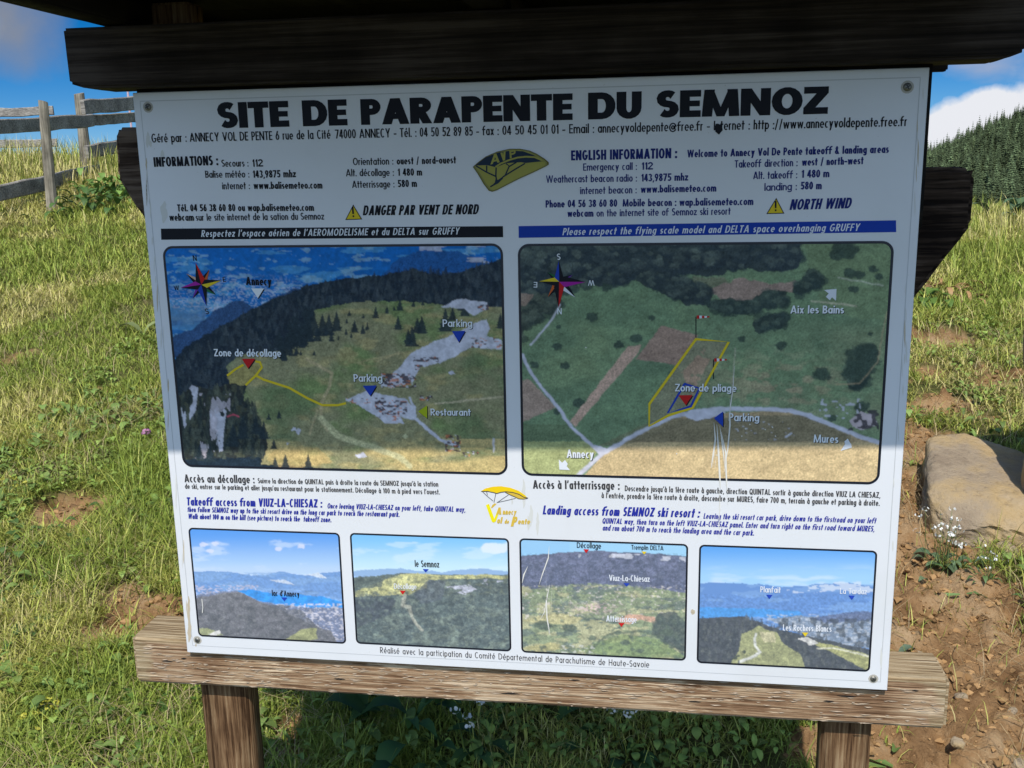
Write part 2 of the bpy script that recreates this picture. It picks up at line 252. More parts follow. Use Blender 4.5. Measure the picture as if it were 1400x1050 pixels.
# ------------------------------------------------------------------ lettering: a geometric condensed sans, drawn stroke by stroke
ACC = {'é': ('e', 1), 'è': ('e', -1), 'à': ('a', -1)}
def glyph(ch, k, s, sy):
    Pl = []; h = s / 2; XH = .69; AS = 1.03; DS = -.27
    def bar(x0, y0, x1, y1): Pl.append([(x0, y0), (x1, y0), (x1, y1), (x0, y1)])
    def par(x0, y0, x1, y1, w=None):
        w = (w or s * 1.05) / 2; Pl.append([(x0 - w, y0), (x0 + w, y0), (x1 + w, y1), (x1 - w, y1)])
    def arc(cx, cy, rx, ry, a0, a1):
        n = max(3, int(abs(a1 - a0) / 20)); ix = max(rx - s, rx * .12); iy = max(ry - sy, ry * .12)
        for i in range(n):
            t0 = math.radians(a0 + (a1 - a0) * i / n); t1 = math.radians(a0 + (a1 - a0) * (i + 1) / n)
            Pl.append([(cx + rx * math.cos(t0), cy + ry * math.sin(t0)), (cx + rx * math.cos(t1), cy + ry * math.sin(t1)),
                       (cx + ix * math.cos(t1), cy + iy * math.sin(t1)), (cx + ix * math.cos(t0), cy + iy * math.sin(t0))])
    def rib(pts):
        L = []; R_ = []
        for i, (x, y) in enumerate(pts):
            x0, y0 = pts[max(i - 1, 0)]; x1, y1 = pts[min(i + 1, len(pts) - 1)]
            dx, dy = x1 - x0, y1 - y0; l = math.hypot(dx, dy) or 1; nx, ny = -dy / l, dx / l
            hw = h * abs(nx) + sy / 2 * abs(ny); hw = math.hypot(h * nx, sy / 2 * ny)
            L.append((x + nx * hw, y + ny * hw)); R_.append((x - nx * hw, y - ny * hw))
        for i in range(len(pts) - 1): Pl.append([R_[i], R_[i + 1], L[i + 1], L[i]])
    def earc(cx, cy, rx, ry, a0, a1, n=9):
        return [(cx + rx * math.cos(math.radians(a0 + (a1 - a0) * i / n)), cy + ry * math.sin(math.radians(a0 + (a1 - a0) * i / n))) for i in range(n + 1)]
    def bowl(x0, y0, y1, x1):
        ry = (y1 - y0) / 2; rx = min((x1 - x0) * .8, max(ry * 1.05, s * 1.15)); cx = x1 - rx
        if cx > x0: bar(x0, y1 - sy, cx, y1); bar(x0, y0, cx, y0 + sy)
        arc(cx, (y0 + y1) / 2, rx, ry, -90, 90)
    def sss(w, H):
        ry = (H - sy) / 4; rx = w / 2 - h
        rib(earc(w / 2, H - sy / 2 - ry, rx * .97, ry, 35, 270, 10)[:-1] + earc(w / 2, sy / 2 + ry, rx, ry, 90, -145, 10))
    D = dict(A=.46, B=.3, C=.38, D=.4, E=.24, F=.22, G=.42, H=.36, I=0, J=.2, K=.36, L=.22, M=.6, N=.42, O=.44, P=.28, Q=.46, R=.32, S=.28, T=.28, U=.34, V=.44, W=.74, X=.4, Y=.4, Z=.3,
             a=.29, b=.29, c=.23, d=.29, e=.29, f=.2, g=.29, h=.25, i=0, j=.02, k=.25, l=0, m=.52, n=.25, o=.3, p=.29, q=.29, r=.13, s=.19, t=.15, u=.25, v=.28, w=.5, x=.27, y=.28, z=.22)
    for dgt in '023456789': D[dgt] = .28
    D['1'] = .1; D.update({':': 0, '.': 0, ',': 0, "'": 0, '-': .16, '/': .22, '@': .62, '&': .4, '(': .08, ')': .08, '!': 0})
    if ch == ' ': return [], .1 + .17 * k
    acc = 0
    if ch in ACC: ch, acc = ACC[ch]
    w = s + k * D.get(ch, .3); q = s * .53
    if ch == 'A': par(q, 0, w / 2, 1); par(w - q, 0, w / 2, 1); bar(w * .25, .2, w * .75, .2 + sy * .85)
    elif ch == 'V': par(w / 2, 0, q, 1); par(w / 2, 0, w - q, 1)
    elif ch == 'B': bar(0, 0, s, 1); bowl(s, .46, 1, w * .95); bowl(s, 0, .55, w)
    elif ch == 'C': arc(w / 2 + .02, .5, w / 2, .515, 48, 312)
    elif ch == 'D': bar(0, 0, s, 1); bowl(s, 0, 1, w)
    elif ch in 'EFL':
        bar(0, 0, s, 1)
        if ch != 'F': bar(s, 0, w, sy)
        if ch != 'L': bar(s, 1 - sy, w, 1); bar(s, .5 - sy * .42, w * .95, .5 + sy * .45)
    elif ch == 'G': arc(w / 2, .5, w / 2, .515, 48, 345); bar(w * .5, .5 - sy * .75, w, .5 + sy * .15)
    elif ch == 'H': bar(0, 0, s, 1); bar(w - s, 0, w, 1); bar(s, .5 - sy / 2, w - s, .5 + sy / 2)
    elif ch == 'I': bar(0, 0, s, 1)
    elif ch == 'J': bar(w - s, .2, w, 1); arc(w / 2, .22, w / 2, .235, 190, 360)
    elif ch == 'K': bar(0, 0, s, 1); par(s * .9, .42, w - q, 1, s * 1.2); par(w - q, 0, s * .95, .58, s * 1.2)
    elif ch == 'M': par(q, 0, q + k * .05, 1); par(w / 2, 0, q + k * .05, 1, s * .8); par(w / 2, 0, w - q - k * .05, 1, s * .8); par(w - q, 0, w - q - k * .05, 1)
    elif ch == 'N': bar(0, 0, s, 1); bar(w - s, 0, w, 1); par(w - q, 0, q, 1)
    elif ch == 'O': arc(w / 2, .5, w / 2, .515, 0, 360)
    elif ch == 'Q': arc(w / 2, .5, w / 2, .515, 0, 360); par(w - h, -.04, w * .55, .35)
    elif ch == 'P': bar(0, 0, s, 1); bowl(s, .38, 1, w)
    elif ch == 'R': bar(0, 0, s, 1); bowl(s, .4, 1, w * .97); par(w - q, 0, s * 1.1, .5)
    elif ch == 'S': sss(w, 1.02)
    elif ch == 'T': bar(w / 2 - h, 0, w / 2 + h, 1 - sy); bar(0, 1 - sy, w, 1)
    elif ch == 'U': r = min(w * .55, .4); bar(0, r, s, 1); bar(w - s, r, w, 1); arc(w / 2, r, w / 2, r + .012, 180, 360)
    elif ch == 'W': par(w * .29, 0, q, 1, s * .92); par(w * .29, 0, w / 2, 1, s * .85); par(w * .71, 0, w / 2, 1, s * .85); par(w * .71, 0, w - q, 1, s * .92)
    elif ch == 'X': par(q, 0, w - q, 1); par(w - q, 0, q, 1)
    elif ch == 'Y': bar(w / 2 - h, 0, w / 2 + h, .46); par(w / 2, .42, q, 1); par(w / 2, .42, w - q, 1)
    elif ch == 'Z': bar(0, 1 - sy, w, 1); bar(0, 0, w, sy); par(q * 1.15, sy, w - q * 1.15, 1 - sy, s * 1.15)
    elif ch == 'a': arc(w / 2, XH / 2, w / 2, XH / 2 + .01, 0, 360); bar(w - s, 0, w, XH)
    elif ch == 'b': arc(w / 2, XH / 2, w / 2, XH / 2 + .01, 0, 360); bar(0, 0, s, AS)
    elif ch == 'c': arc(w / 2 + .015, XH / 2, w / 2 + .015, XH / 2 + .01, 55, 305)
    elif ch == 'd': arc(w / 2, XH / 2, w / 2, XH / 2 + .01, 0, 360); bar(w - s, 0, w, AS)
    elif ch == 'e': arc(w / 2, XH / 2, w / 2, XH / 2 + .01, 0, 315); bar(s * .8, XH / 2 - sy * .42, w - .01, XH / 2 + sy * .3)
    elif ch == 'f': rx = max(s * 1.55, k * .21); bar(w * .14, 0, w * .14 + s, .76); arc(w * .14 + rx, .76, rx, AS - .74, 70, 180); bar(-.03, XH - sy, w, XH)
    elif ch == 'g': arc(w / 2, XH / 2, w / 2, XH / 2 + .01, 0, 360); bar(w - s, -.05, w, XH); arc(w / 2, -.05, w / 2, -DS - .05, 200, 360)
    elif ch == 'h': bar(0, 0, s, AS); r = w / 2; arc(r, XH - .3, r, .31, 0, 180); bar(w - s, 0, w, XH - .3)
    elif ch == 'i': bar(0, 0, s, XH); bar(0, .8, s, .8 + max(s * .95, .13))
    elif ch == 'j': bar(w - s, DS + .1, w, XH); bar(w - s, .8, w, .8 + max(s * .95, .13)); arc(w - s * 1.4, DS + .12, s * 1.4, .13, 280, 360)
    elif ch == 'k': bar(0, 0, s, AS); par(s * .9, .27, w - q, XH, s * 1.15); par(w - q, 0, s, .42, s * 1.15)
    elif ch == 'l': bar(0, 0, s, AS)
    elif ch == 'm':
        r = (w + s) / 4; bar(0, 0, s, XH); arc(r, XH - .28, r, .29, 0, 180); bar(2 * r - s, 0, 2 * r, XH - .28); arc(3 * r - s, XH - .28, r, .29, 0, 180); bar(w - s, 0, w, XH - .28)
    elif ch == 'n': bar(0, 0, s, XH); r = w / 2; arc(r, XH - .3, r, .31, 0, 180); bar(w - s, 0, w, XH - .3)
    elif ch == 'o': arc(w / 2, XH / 2, w / 2, XH / 2 + .01, 0, 360)
    elif ch == 'p': arc(w / 2, XH / 2, w / 2, XH / 2 + .01, 0, 360); bar(0, DS, s, XH)
    elif ch == 'q': arc(w / 2, XH / 2, w / 2, XH / 2 + .01, 0, 360); bar(w - s, DS, w, XH)
    elif ch == 'r': bar(0, 0, s, XH); arc(w * .62, XH - .26, w * .62, .27, 60, 180)
    elif ch == 's': sss(w, XH + .01)
    elif ch == 't': bar(w * .22, 0, w * .22 + s, .95); bar(0, XH - sy, w, XH)
    elif ch == 'u': r = w / 2; bar(0, .3, s, XH); bar(w - s, 0, w, XH); arc(r, .3, r, .31, 180, 360)
    elif ch == 'v': par(w / 2, 0, q, XH); par(w / 2, 0, w - q, XH)
    elif ch == 'w': par(w * .29, 0, q, XH, s * .92); par(w * .29, 0, w / 2, XH, s * .85); par(w * .71, 0, w / 2, XH, s * .85); par(w * .71, 0, w - q, XH, s * .92)
    elif ch == 'x': par(q, 0, w - q, XH); par(w - q, 0, q, XH)
    elif ch == 'y': par(w / 2, 0, q, XH); par(w * .28, DS, w - q, XH)
    elif ch == 'z': bar(0, XH - sy, w, XH); bar(0, 0, w, sy); par(q * 1.1, sy, w - q * 1.1, XH - sy, s * 1.1)
    elif ch == '0': arc(w / 2, .5, w / 2, .51, 0, 360)
    elif ch == '1': bar(w - s, 0, w, 1); par(w - s * 1.35, .72, w - s * .5, .95, s * .8)
    elif ch == '2': r = w / 2; arc(r, .7, r, .31, -20, 170); par(s * .6, sy, w - s * .62, .64, s * 1.15); bar(0, 0, w, sy)
    elif ch == '3': arc(w / 2 - .02, .74, w / 2, .27, -85, 150); arc(w / 2 - .02, .27, w / 2 + .02, .28, -150, 85)
    elif ch == '4': bar(w * .68 - h, 0, w * .68 + h, 1); bar(0, .2, w, .2 + sy); par(s * .45, .3, w * .6, 1, s)
    elif ch == '5': arc(w / 2 - .02, .32, w / 2 + .02, .33, -145, 125); bar(w * .1, 1 - sy, w, 1); par(w * .1 + h * .8, .45, w * .17 + h * .8, 1 - sy, s * .9)
    elif ch == '6': arc(w / 2, .32, w / 2, .33, 0, 360); par(s * .6, .42, w * .62, 1, s * 1.05)
    elif ch == '7': bar(0, 1 - sy, w, 1); par(w * .35, 0, w - q, 1 - sy)
    elif ch == '8': arc(w / 2, .745, w / 2 * .92, .265, 0, 360); arc(w / 2, .27, w / 2, .28, 0, 360)
    elif ch == '9': arc(w / 2, .68, w / 2, .33, 0, 360); par(w * .38, 0, w - s * .6, .58, s * 1.05)
    elif ch == ':': bar(0, 0, s, max(s, .13)); bar(0, .48, s, .48 + max(s, .13))
    elif ch == '.': bar(0, 0, s, max(s, .12))
    elif ch == ',': par(s * .3, -.16, s * .7, .12, s * .8)
    elif ch == "'": par(s * .35, .7, s * .65, 1.02, s * .8)
    elif ch == '-': bar(0, .3, w, .3 + sy)
    elif ch == '/': par(h, -.1, w - h, 1.05, s * .8)
    elif ch == '@': arc(w / 2, .4, w / 2, .5, 10, 330); arc(w / 2, .4, w * .24, .24, 0, 360); bar(w * .7, .18, w * .7 + s * .8, .64)
    elif ch == '&': arc(w * .42, .74, w * .27, .27, 0, 360); arc(w * .4, .26, w * .4, .27, 100, 350); par(w - q, 0, w * .25, .72)
    elif ch == '(': arc(w + .1, .4, w + .1, .68, 125, 235)
    elif ch == ')': arc(-.1, .4, w + .1, .68, -55, 55)
    elif ch == '!': par(h, .3, h, 1, s * 1.1); bar(0, 0, s, .17)
    if acc: x = w / 2 + acc * .02; par(x - acc * .03, .76, x + acc * .05, 1.0, s * .9)
    return Pl, w
EPS = 1.1e-5
def write(mb, text, x0, y0, x1, y1, cap, wt=.17, slant=0.0, m=0, y=-.0006, gap=.062, hz=None, shadow=None):
    """set `text` on the panel between two measured baseline points (photo px), cap height in px"""
    a = np.array(on_panel(x0, y0)); b = np.array(on_panel(x1, y1)); mid = ((x0 + x1) / 2, (y0 + y1) / 2)
    if cap < 20: cap = cap * 1.08
    capm = np.linalg.norm(np.array(on_panel(mid[0], mid[1] - cap)) - np.array(on_panel(*mid)))
    L = np.linalg.norm(b - a) / capm; u = (b - a) / np.linalg.norm(b - a); n = np.array([-u[1], u[0]])
    s = wt
    for _ in range(14):
        sy = s * (hz or .9)
        w1 = sum(glyph(c, 1, s, sy)[1] for c in text) + gap * (len(text) - 1); w0 = sum(glyph(c, 0, s, sy)[1] for c in text) + gap * (len(text) - 1)
        k = (L - w0) / max(w1 - w0, 1e-6)
        if k > .5 or s < .08: break
        s *= .93; gap *= .95
    k = max(k, .35); x = 0.0; tan = math.tan(math.radians(slant))
    for c in text:
        pl, w = glyph(c, k, s, sy)
        for i, pg in enumerate(pl):
            q = []
            for gx, gy in pg:
                p = a + (u * (x + gx + tan * gy) + n * gy) * capm; q.append((p[0], y - EPS * (i % 24), p[1]))
            area = sum(q[j][0] * q[(j + 1) % len(q)][2] - q[(j + 1) % len(q)][0] * q[j][2] for j in range(len(q)))
            mb.poly(q if area > 0 else q[::-1], m)
        x += w + gap
def flat(mb, pts, m=0, y=-.0006):                 # polygon given in photo px, printed on the panel
    q = [(p[0], y, p[1]) for p in (on_panel(*p) for p in pts)]
    area = sum(q[j][0] * q[(j + 1) % len(q)][2] - q[(j + 1) % len(q)][0] * q[j][2] for j in range(len(q)))
    mb.poly(q if area > 0 else q[::-1], m)
def stroke(mb, pts, w, m=0, y=-.0006, taper=False):  # printed line of width w px
    pts = [np.array(p, float) for p in pts]; L = []; R_ = []
    for i, p in enumerate(pts):
        d = pts[min(i + 1, len(pts) - 1)] - pts[max(i - 1, 0)]; d /= np.linalg.norm(d); nn = np.array([-d[1], d[0]])
        hw = w / 2 * ((1 - .85 * abs(2 * i / (len(pts) - 1) - 1) ** 2) if taper else 1); L.append(p + nn * hw); R_.append(p - nn * hw)
    for i in range(len(pts) - 1): flat(mb, [R_[i], R_[i + 1], L[i + 1], L[i]], m, y - EPS * (i % 7))

# ------------------------------------------------------------------ the sign
SH = srgb(124, 139, 156); SU = srgb(229, 230, 240)
def alb_sh(r, g, b): return np.clip(srgb(r, g, b) / SH * .78, 0, .85)       # ink colours, read against the white of the sheet beside them
def alb_su(r, g, b): return np.clip(srgb(r, g, b) / SU * .78, 0, .85)
def ink(name, c, rough=.55): return mat(name, tuple(float(v) for v in c), rough, .12)
W2, PH = .65, 1.04372
sign = empty('information_board', (0, 0, -.62), 'weathered timber information board with a large white printed panel under a dark roof beam', 'information board')
def under(o, parent):
    o.parent = parent
    if parent is sign: o.matrix_parent_inverse = Matrix.Translation((0, 0, .62))
    return o
WHITE = mat('panel white', (.78, .785, .80), .38, .4)
t = WHITE.node_tree; b = t.nodes['Principled BSDF']; tcn = N(t, 'ShaderNodeTexCoord')
nz = N(t, 'ShaderNodeTexNoise'); nz.inputs['Scale'].default_value = 3.5; nz.inputs['Detail'].default_value = 6; t.links.new(tcn.outputs['Object'], nz.inputs['Vector'])
c1 = ramp(t, nz.outputs['Fac'], [(.3, (.74, .745, .765)), (.55, (.715, .72, .735)), (.8, (.65, .65, .645))])
sp = N(t, 'ShaderNodeTexNoise'); sp.inputs['Scale'].default_value = 170; sp.inputs['Detail'].default_value = 2; t.links.new(tcn.outputs['Object'], sp.inputs['Vector'])
mr = N(t, 'ShaderNodeMapRange'); mr.inputs['From Min'].default_value = .72; mr.inputs['From Max'].default_value = .78; mr.inputs['To Max'].default_value = .5; t.links.new(sp.outputs['Fac'], mr.inputs['Value'])
mx = N(t, 'ShaderNodeMix', data_type='RGBA'); mx.inputs['B'].default_value = (.42, .38, .3, 1); t.links.new(c1, mx.inputs['A']); t.links.new(mr.outputs[0], mx.inputs['Factor'])
t.links.new(mx.outputs['Result'], b.inputs['Base Color'])
BLACK = ink('black ink', (.012, .013, .018)); GREYINK = ink('grey ink', (.05, .05, .055)); BLUE = ink('blue ink', (.02, .03, .30)); BANBLUE = ink('banner blue', (.012, .05, .36))
WINK = ink('white ink', (.72, .74, .78)); YEL = ink('yellow ink', (.75, .55, .03)); LINE = ink('grey line', (.52, .53, .54)); RUST = ink('rust stain', (.52, .44, .32), .8); SCR = ink('scratch', (.72, .70, .64), .7)
RED = ink('red ink', (.55, .02, .02)); MBLUE = ink('marker blue', (.02, .06, .42)); LIME = ink('lime ink', (.42, .48, .02)); SKYINK = ink('light text', (.80, .82, .84))
GOLD = ink('gold ink', (.36, .33, .07), .35); NAVY = ink('navy ink', (.02, .035, .06)); OCH = ink('ochre edge', (.16, .14, .03)); STAIN = ink('pale stain', (.64, .635, .60), .7)
MAG = ink('magenta ink', (.36, .02, .30)); ORA = ink('orange ink', (.55, .12, .03)); PUR = ink('purple ink', (.16, .04, .34)); GRN = ink('green ink', (.02, .14, .05)); PEA = ink('peach ink', (.6, .4, .3)); MED = ink('faint line', (.68, .685, .69), .6)

def bevelled_box(name, x0, x1, y0, y1, z0, z1, m, bev, parent, nx=1, jitter=0.0, seed=0, midx=None, seg=3):
    bm = bmesh.new(); bmesh.ops.create_cube(bm, size=1)
    for v in bm.verts: v.co = Vector(((x0 + x1) / 2 + v.co.x * (x1 - x0), (y0 + y1) / 2 + v.co.y * (y1 - y0), (z0 + z1) / 2 + v.co.z * (z1 - z0)))
    if nx > 1:
        long = max(((x1 - x0), 0), ((y1 - y0), 1), ((z1 - z0), 2))[1]
        es = [e for e in bm.edges if abs((e.verts[0].co - e.verts[1].co)[long]) > 1e-6]
        bmesh.ops.subdivide_edges(bm, edges=es, cuts=nx, use_grid_fill=True)
    bmesh.ops.bevel(bm, geom=[e for e in bm.edges if len(e.link_faces) == 2 and e.calc_face_angle(0) > .5], offset=bev, segments=seg, affect='EDGES')
    if jitter:
        r = np.random.default_rng(seed)
        for v in bm.verts:
            f = float(fbm(np.array(v.co.x * 9 + v.co.z * 40), np.array(v.co.y * 40 + v.co.z * 9 + seed), seed, 4)) - .5
            g = float(fbm(np.array(v.co.x * 30 + 5), np.array(v.co.y * 50 + v.co.z * 50 + seed), seed + 3, 3)) - .5
            v.co += v.normal * (f * jitter * 2 + g * jitter)
    me = bpy.data.meshes.new(name); bm.to_mesh(me); bm.free(); me.materials.append(m)
    for p in me.polygons: p.use_smooth = True
    o = bpy.data.objects.new(name, me); C.objects.link(o); under(o, parent); return o
panel = bevelled_box('panel', -W2, W2, 0.0, .007, 0, PH, WHITE, .001, sign, seg=1)
for p in panel.data.polygons: p.use_smooth = False
def part(mb, name, mats): return mb.build(name, mats, panel)

# framing lines, stains
mb = MB()
def prect(x0, x1, z0, z1, m=0, y=-.0002): mb.poly([(x0, y, z0), (x1, y, z0), (x1, y, z1), (x0, y, z1)], m)
for (x0, x1, z0, z1) in ((-W2 + .012, W2 - .012, PH - .0150, PH - .0135), (-W2 + .012, W2 - .012, .0150, .0162), (-W2 + .012, -W2 + .0133, .0165, PH - .0155), (W2 - .0133, W2 - .012, .0165, PH - .0155)): prect(x0, x1, z0, z1)
part(mb, 'border_line', [LINE])
def blotches(name, spots, mats):
    for (x, y, w, l, m) in spots:
        mb = MB(); n = 7; pts = [(x + random.uniform(-.15, .15) * w, y + l * i / n) for i in range(n + 1)]
        stroke(mb, pts, w, m, -.00025, True); part(mb, name, mats)
sp = []
for i in range(22): tt = random.random(); sp.append((194 + 66 * tt + random.uniform(-3, 2), 150 + 700 * tt, random.uniform(.8, 2.2), random.uniform(8, 46), random.choice([0, 1, 1])))
for i in range(16): tt = random.random(); sp.append((1262 - 52 * tt + random.uniform(-6, 2), 110 + 780 * tt, random.uniform(1, 2.6), random.uniform(8, 40), random.choice([0, 1, 1, 1])))
sp += [(202, 180, 5, 22, 1), (206, 192, 4, 9, 1), (222, 205, 5, 14, 1), (224, 275, 9, 30, 1), (258, 815, 4, 40, 0), (259, 848, 5, 30, 0), (268, 880, 2, 4, 0), (716, 655, 5, 40, 1), (726, 690, 5, 30, 1), (735, 700, 4, 32, 1), (722, 705, 4, 20, 1), (947, 833, 6, 7, 0), (700, 670, 3, 20, 1), (1205, 885, 3, 30, 1)]
blotches('rust_stain', sp, [RUST, STAIN])

# title and lines of writing ------------------------------------------------
def line_at(x, p, q): return p[1] + (q[1] - p[1]) * (x - p[0]) / (q[0] - p[0])
A0, A1 = (297.6, 175.6), (1131, 155.6)
for w_, xa, xb in (('SITE', 298.6, 396), ('DE', 414.5, 475.5), ('PARAPENTE', 494, 783), ('DU', 804, 877), ('SEMNOZ', 897, 1131.5)):
    mb = MB(); write(mb, w_, xa, line_at(xa, A0, A1), xb, line_at(xb, A0, A1), 35.2 + 2.6 * (xa - 298) / 833, .375, 0, hz=.66, gap=.035)
    part(mb, 'title_word', [BLACK])
mb = MB(); A0, A1 = (207.8, 195), (1239.8, 172.4)
for w_, xa, xb in (('Géré par :', 207.8, 255.6), ('ANNECY VOL DE PENTE 6 rue de la Cité', 259.8, 452.3), ('74000 ANNECY - Tél. :', 458.5, 569.6), ('04 50 52 89 85 - fax :', 574.2, 682), ('04 50 45 01 01 - Email :', 687, 812.3), ('annecyvoldepente@free.fr - Internet :', 817.3, 1025), ('http ://www.annecyvoldepente.free.fr', 1030, 1239.8)):
    write(mb, w_, xa, line_at(xa, A0, A1), xb, line_at(xb, A0, A1), 11.2 + 1.2 * (xa - 208) / 1000, .145)
flat(mb, [(977, 172), (981, 169), (987, 171), (988, 178), (983, 184), (978, 180)], 0, -.001)
part(mb, 'address_lettering', [BLACK])
def block(name, rows, mats, **kw):
    mb = MB()
    for r in rows: write(mb, *r[:6], **{**kw, **(r[6] if len(r) > 6 else {})})
    return part(mb, name, mats)
B = dict(wt=.2); Lt = dict(wt=.155)
block('information_lettering', [
    ('INFORMATIONS :', 210.9, 228.1, 298.8, 225.8, 12.2, dict(wt=.215)), ('Secours :', 303.4, 228.1, 340, 227.7, 9, Lt), ('112', 345, 228.1, 360, 227.7, 9.3, B),
    ('Balise météo :', 281, 243.1, 341.2, 242.7, 9, Lt), ('143,9875 mhz', 346.2, 243.1, 404.9, 242.3, 9.3, B), ('internet :', 304.2, 258.9, 342, 258.5, 9, Lt), ('www.balisemeteo.com', 347, 258.5, 441.1, 257.8, 9, B),
    ('Orientation :', 482.8, 225.8, 538, 225, 9.2, Lt), ('ouest / nord-ouest', 542.6, 225, 623.6, 223.4, 9.2, B), ('Alt. décollage :', 473.1, 241.2, 538.7, 240.4, 9.2, Lt), ('1 480 m', 544.1, 240.4, 577.3, 240, 9.2, B),
    ('Atterrissage :', 481.6, 257, 539.5, 256.2, 9.2, Lt), ('580 m', 544, 255.9, 570.3, 255.5, 9.2, B), ('Tél. 04 56 38 60 80 ou wap.balisemeteo.com', 242.9, 289, 429.6, 288.3, 9, B),
    ('webcam', 232, 301.8, 265.6, 301.8, 9, B), ('sur le site internet de la sation du Semnoz', 268, 301.8, 443.4, 300.2, 8.8, Lt), ('DANGER PAR VENT DE NORD', 496, 294.4, 653.5, 292.9, 12.6, dict(wt=.21, slant=12))], [BLACK])
block('english_lettering', [
    ('ENGLISH INFORMATION :', 780.8, 219.4, 925.7, 216.2, 12.8, dict(wt=.215)), ('Welcome to Annecy Vol De Pente takeoff & landing areas', 939.4, 215.3, 1215, 208.9, 9.8, B),
    ('Emergency call :', 797.3, 233.5, 870.8, 232.2, 9.4, Lt), ('112', 876.8, 232.2, 892.8, 231.7, 9.4, B), ('Weathercast beacon radio :', 746.5, 250, 870.8, 248.2, 9.4, Lt), ('143,9875 mhz', 876.8, 248.2, 940.8, 246.8, 9.6, B),
    ('internet beacon :', 793.1, 265.5, 870.4, 264.2, 9.4, Lt), ('www.balisemeteo.com', 875.9, 263.7, 979.2, 261.9, 9.4, B), ('Takeoff direction :', 1004.3, 229.4, 1090.3, 227.1, 9.6, Lt), ('west / north-west', 1096.2, 226.7, 1180.3, 224.4, 9.6, B),
    ('Alt. takeoff :', 1029.5, 245, 1089.8, 243.6, 9.6, Lt), ('1 480 m', 1095.7, 243.1, 1133.7, 242.2, 9.8, B), ('landing :', 1045, 261, 1089.3, 259.6, 9.6, Lt), ('580 m', 1094.4, 259.1, 1123.2, 258.7, 9.8, B),
    ('Phone 04 56 38 60 80  Mobile beacon : wap.balisemeteo.com', 746, 283.8, 1029.9, 280.2, 9.4, B), ('webcam', 775.8, 296.6, 811.4, 296.2, 9.2, B), ('on the internet site of Semnoz ski resort', 815.5, 296.2, 998.8, 293.4, 9.2, Lt),
    ('NORTH WIND', 1079.2, 287, 1162.5, 284.7, 13.4, dict(wt=.21, slant=12))], [ink('dark blue ink', (.015, .025, .16))])
SM = dict(wt=.165); SB = dict(wt=.175, slant=10)
block('access_lettering', [
    ('Accès au décollage :', 252.6, 659.1, 348.4, 660.6, 9.9, dict(wt=.185)), ("Suivre la direction de QUINTAL puis à droite la route du SEMNOZ jusqu'à la station", 352.8, 660.4, 599.4, 665.2, 6.4, SM),
    ("de ski, entrer sur le parking et aller jusqu'au restaurant pour le stationnement. Décollage à 100 m à pied vers l'ouest.", 253.3, 667.9, 601.6, 675.9, 6.4, SM),
    ("Accès à l'atterrissage :", 728.7, 667.8, 847.2, 669.4, 10.8, dict(wt=.185)), ("Descendre jusqu'à la 1ère route à gauche, direction QUINTAL sortir à gauche direction VIUZ LA CHIESAZ,", 854.2, 671.1, 1203.4, 680.6, 7.2, SM),
    ("à l'entrée, prendre la 1ère route à droite, descendre sur MURES, faire 700 m, terrain à gauche et parking à droite.", 822.3, 680.6, 1202.6, 691.4, 7.2, SM)], [GREYINK])
block('english_access_lettering', [
    ('Takeoff access from VIUZ-LA-CHIESAZ :', 255.5, 690.8, 440.5, 693.8, 10.4, dict(wt=.195, slant=6)), ('Once leaving VIUZ-LA-CHIESAZ on your left, take QUINTAL way,', 447.5, 694.8, 636.2, 700, 6.6, SB),
    ('then follow SEMNOZ way up to the ski resort drive on the long car park to reach the restaurant park.', 256.2, 699.6, 546.2, 706.5, 6.6, SB), ('Walk about 100 m on the hill (see picture) to reach the  takeoff zone.', 257.3, 709.1, 453, 713.8, 6.6, SB),
    ('Landing access from SEMNOZ ski resort :', 741.9, 703, 956, 707.5, 11.4, dict(wt=.195, slant=10)), ('Leaving the ski resort car park, drive down to the firstroad on your left', 961.5, 708.8, 1197.2, 715.4, 7, SB),
    ('QUINTAL way, then turn on the left VIUZ-LA-CHIESAZ panel. Enter and turn right on the first road toward MURES,', 823.1, 715.4, 1195.2, 726.6, 7, SB), ('and run about 700 m to reach the landing area and the car park.', 823.5, 724.9, 1030.7, 732, 7, SB)], [BLUE])
block('credit_lettering', [('Réalisé avec la participation du Comité Départemental de Parachutisme de Haute-Savoie', 520, 892.4, 887.5, 912.4, 7.6, dict(wt=.11, gap=.11))], [GREYINK])
# banners
mb = MB(); flat(mb, [(220.1, 312.6), (687.6, 309.1), (688, 324.3), (220.5, 327.8)], 0, -.0003)
write(mb, "Respectez l'espace aérien de l'AEROMODELISME et du DELTA sur GRUFFY", 275.3, 323.9, 627.5, 320.5, 8.8, .17, 12, 1, gap=.13)
part(mb, 'black_banner', [BLACK, WINK])
mb = MB(); flat(mb, [(709, 309.1), (1225, 301.2), (1225.3, 317.3), (709.2, 325.2)], 0, -.0003)
write(mb, 'Please respect the flying scale model and DELTA space overhanging GRUFFY', 768.9, 321.5, 1174, 315.6, 9.2, .17, 12, 1, gap=.13)
part(mb, 'blue_banner', [BANBLUE, WINK])
for ap, bl, br in (((483, 279.6), (472, 300.8), (495.3, 300)), ((1061.3, 270.4), (1047.6, 292.6), (1072.4, 292))):
    mb = MB(); flat(mb, [ap, br, bl], 0, -.0003); cx = (ap[0] + bl[0] + br[0]) / 3; cy = (ap[1] + bl[1] + br[1]) / 3
    sh = lambda p, f=.84: (cx + (p[0] - cx) * f, cy + (p[1] - cy) * f)
    flat(mb, [sh(ap), sh(br), sh(bl)], 1, -.0005); write(mb, '!', cx - 1.1, br[1] - 3.2, cx + 1.1, br[1] - 3.3, 13, .2, 0, 0, -.0008)
    part(mb, 'warning_triangle', [BLACK, YEL])

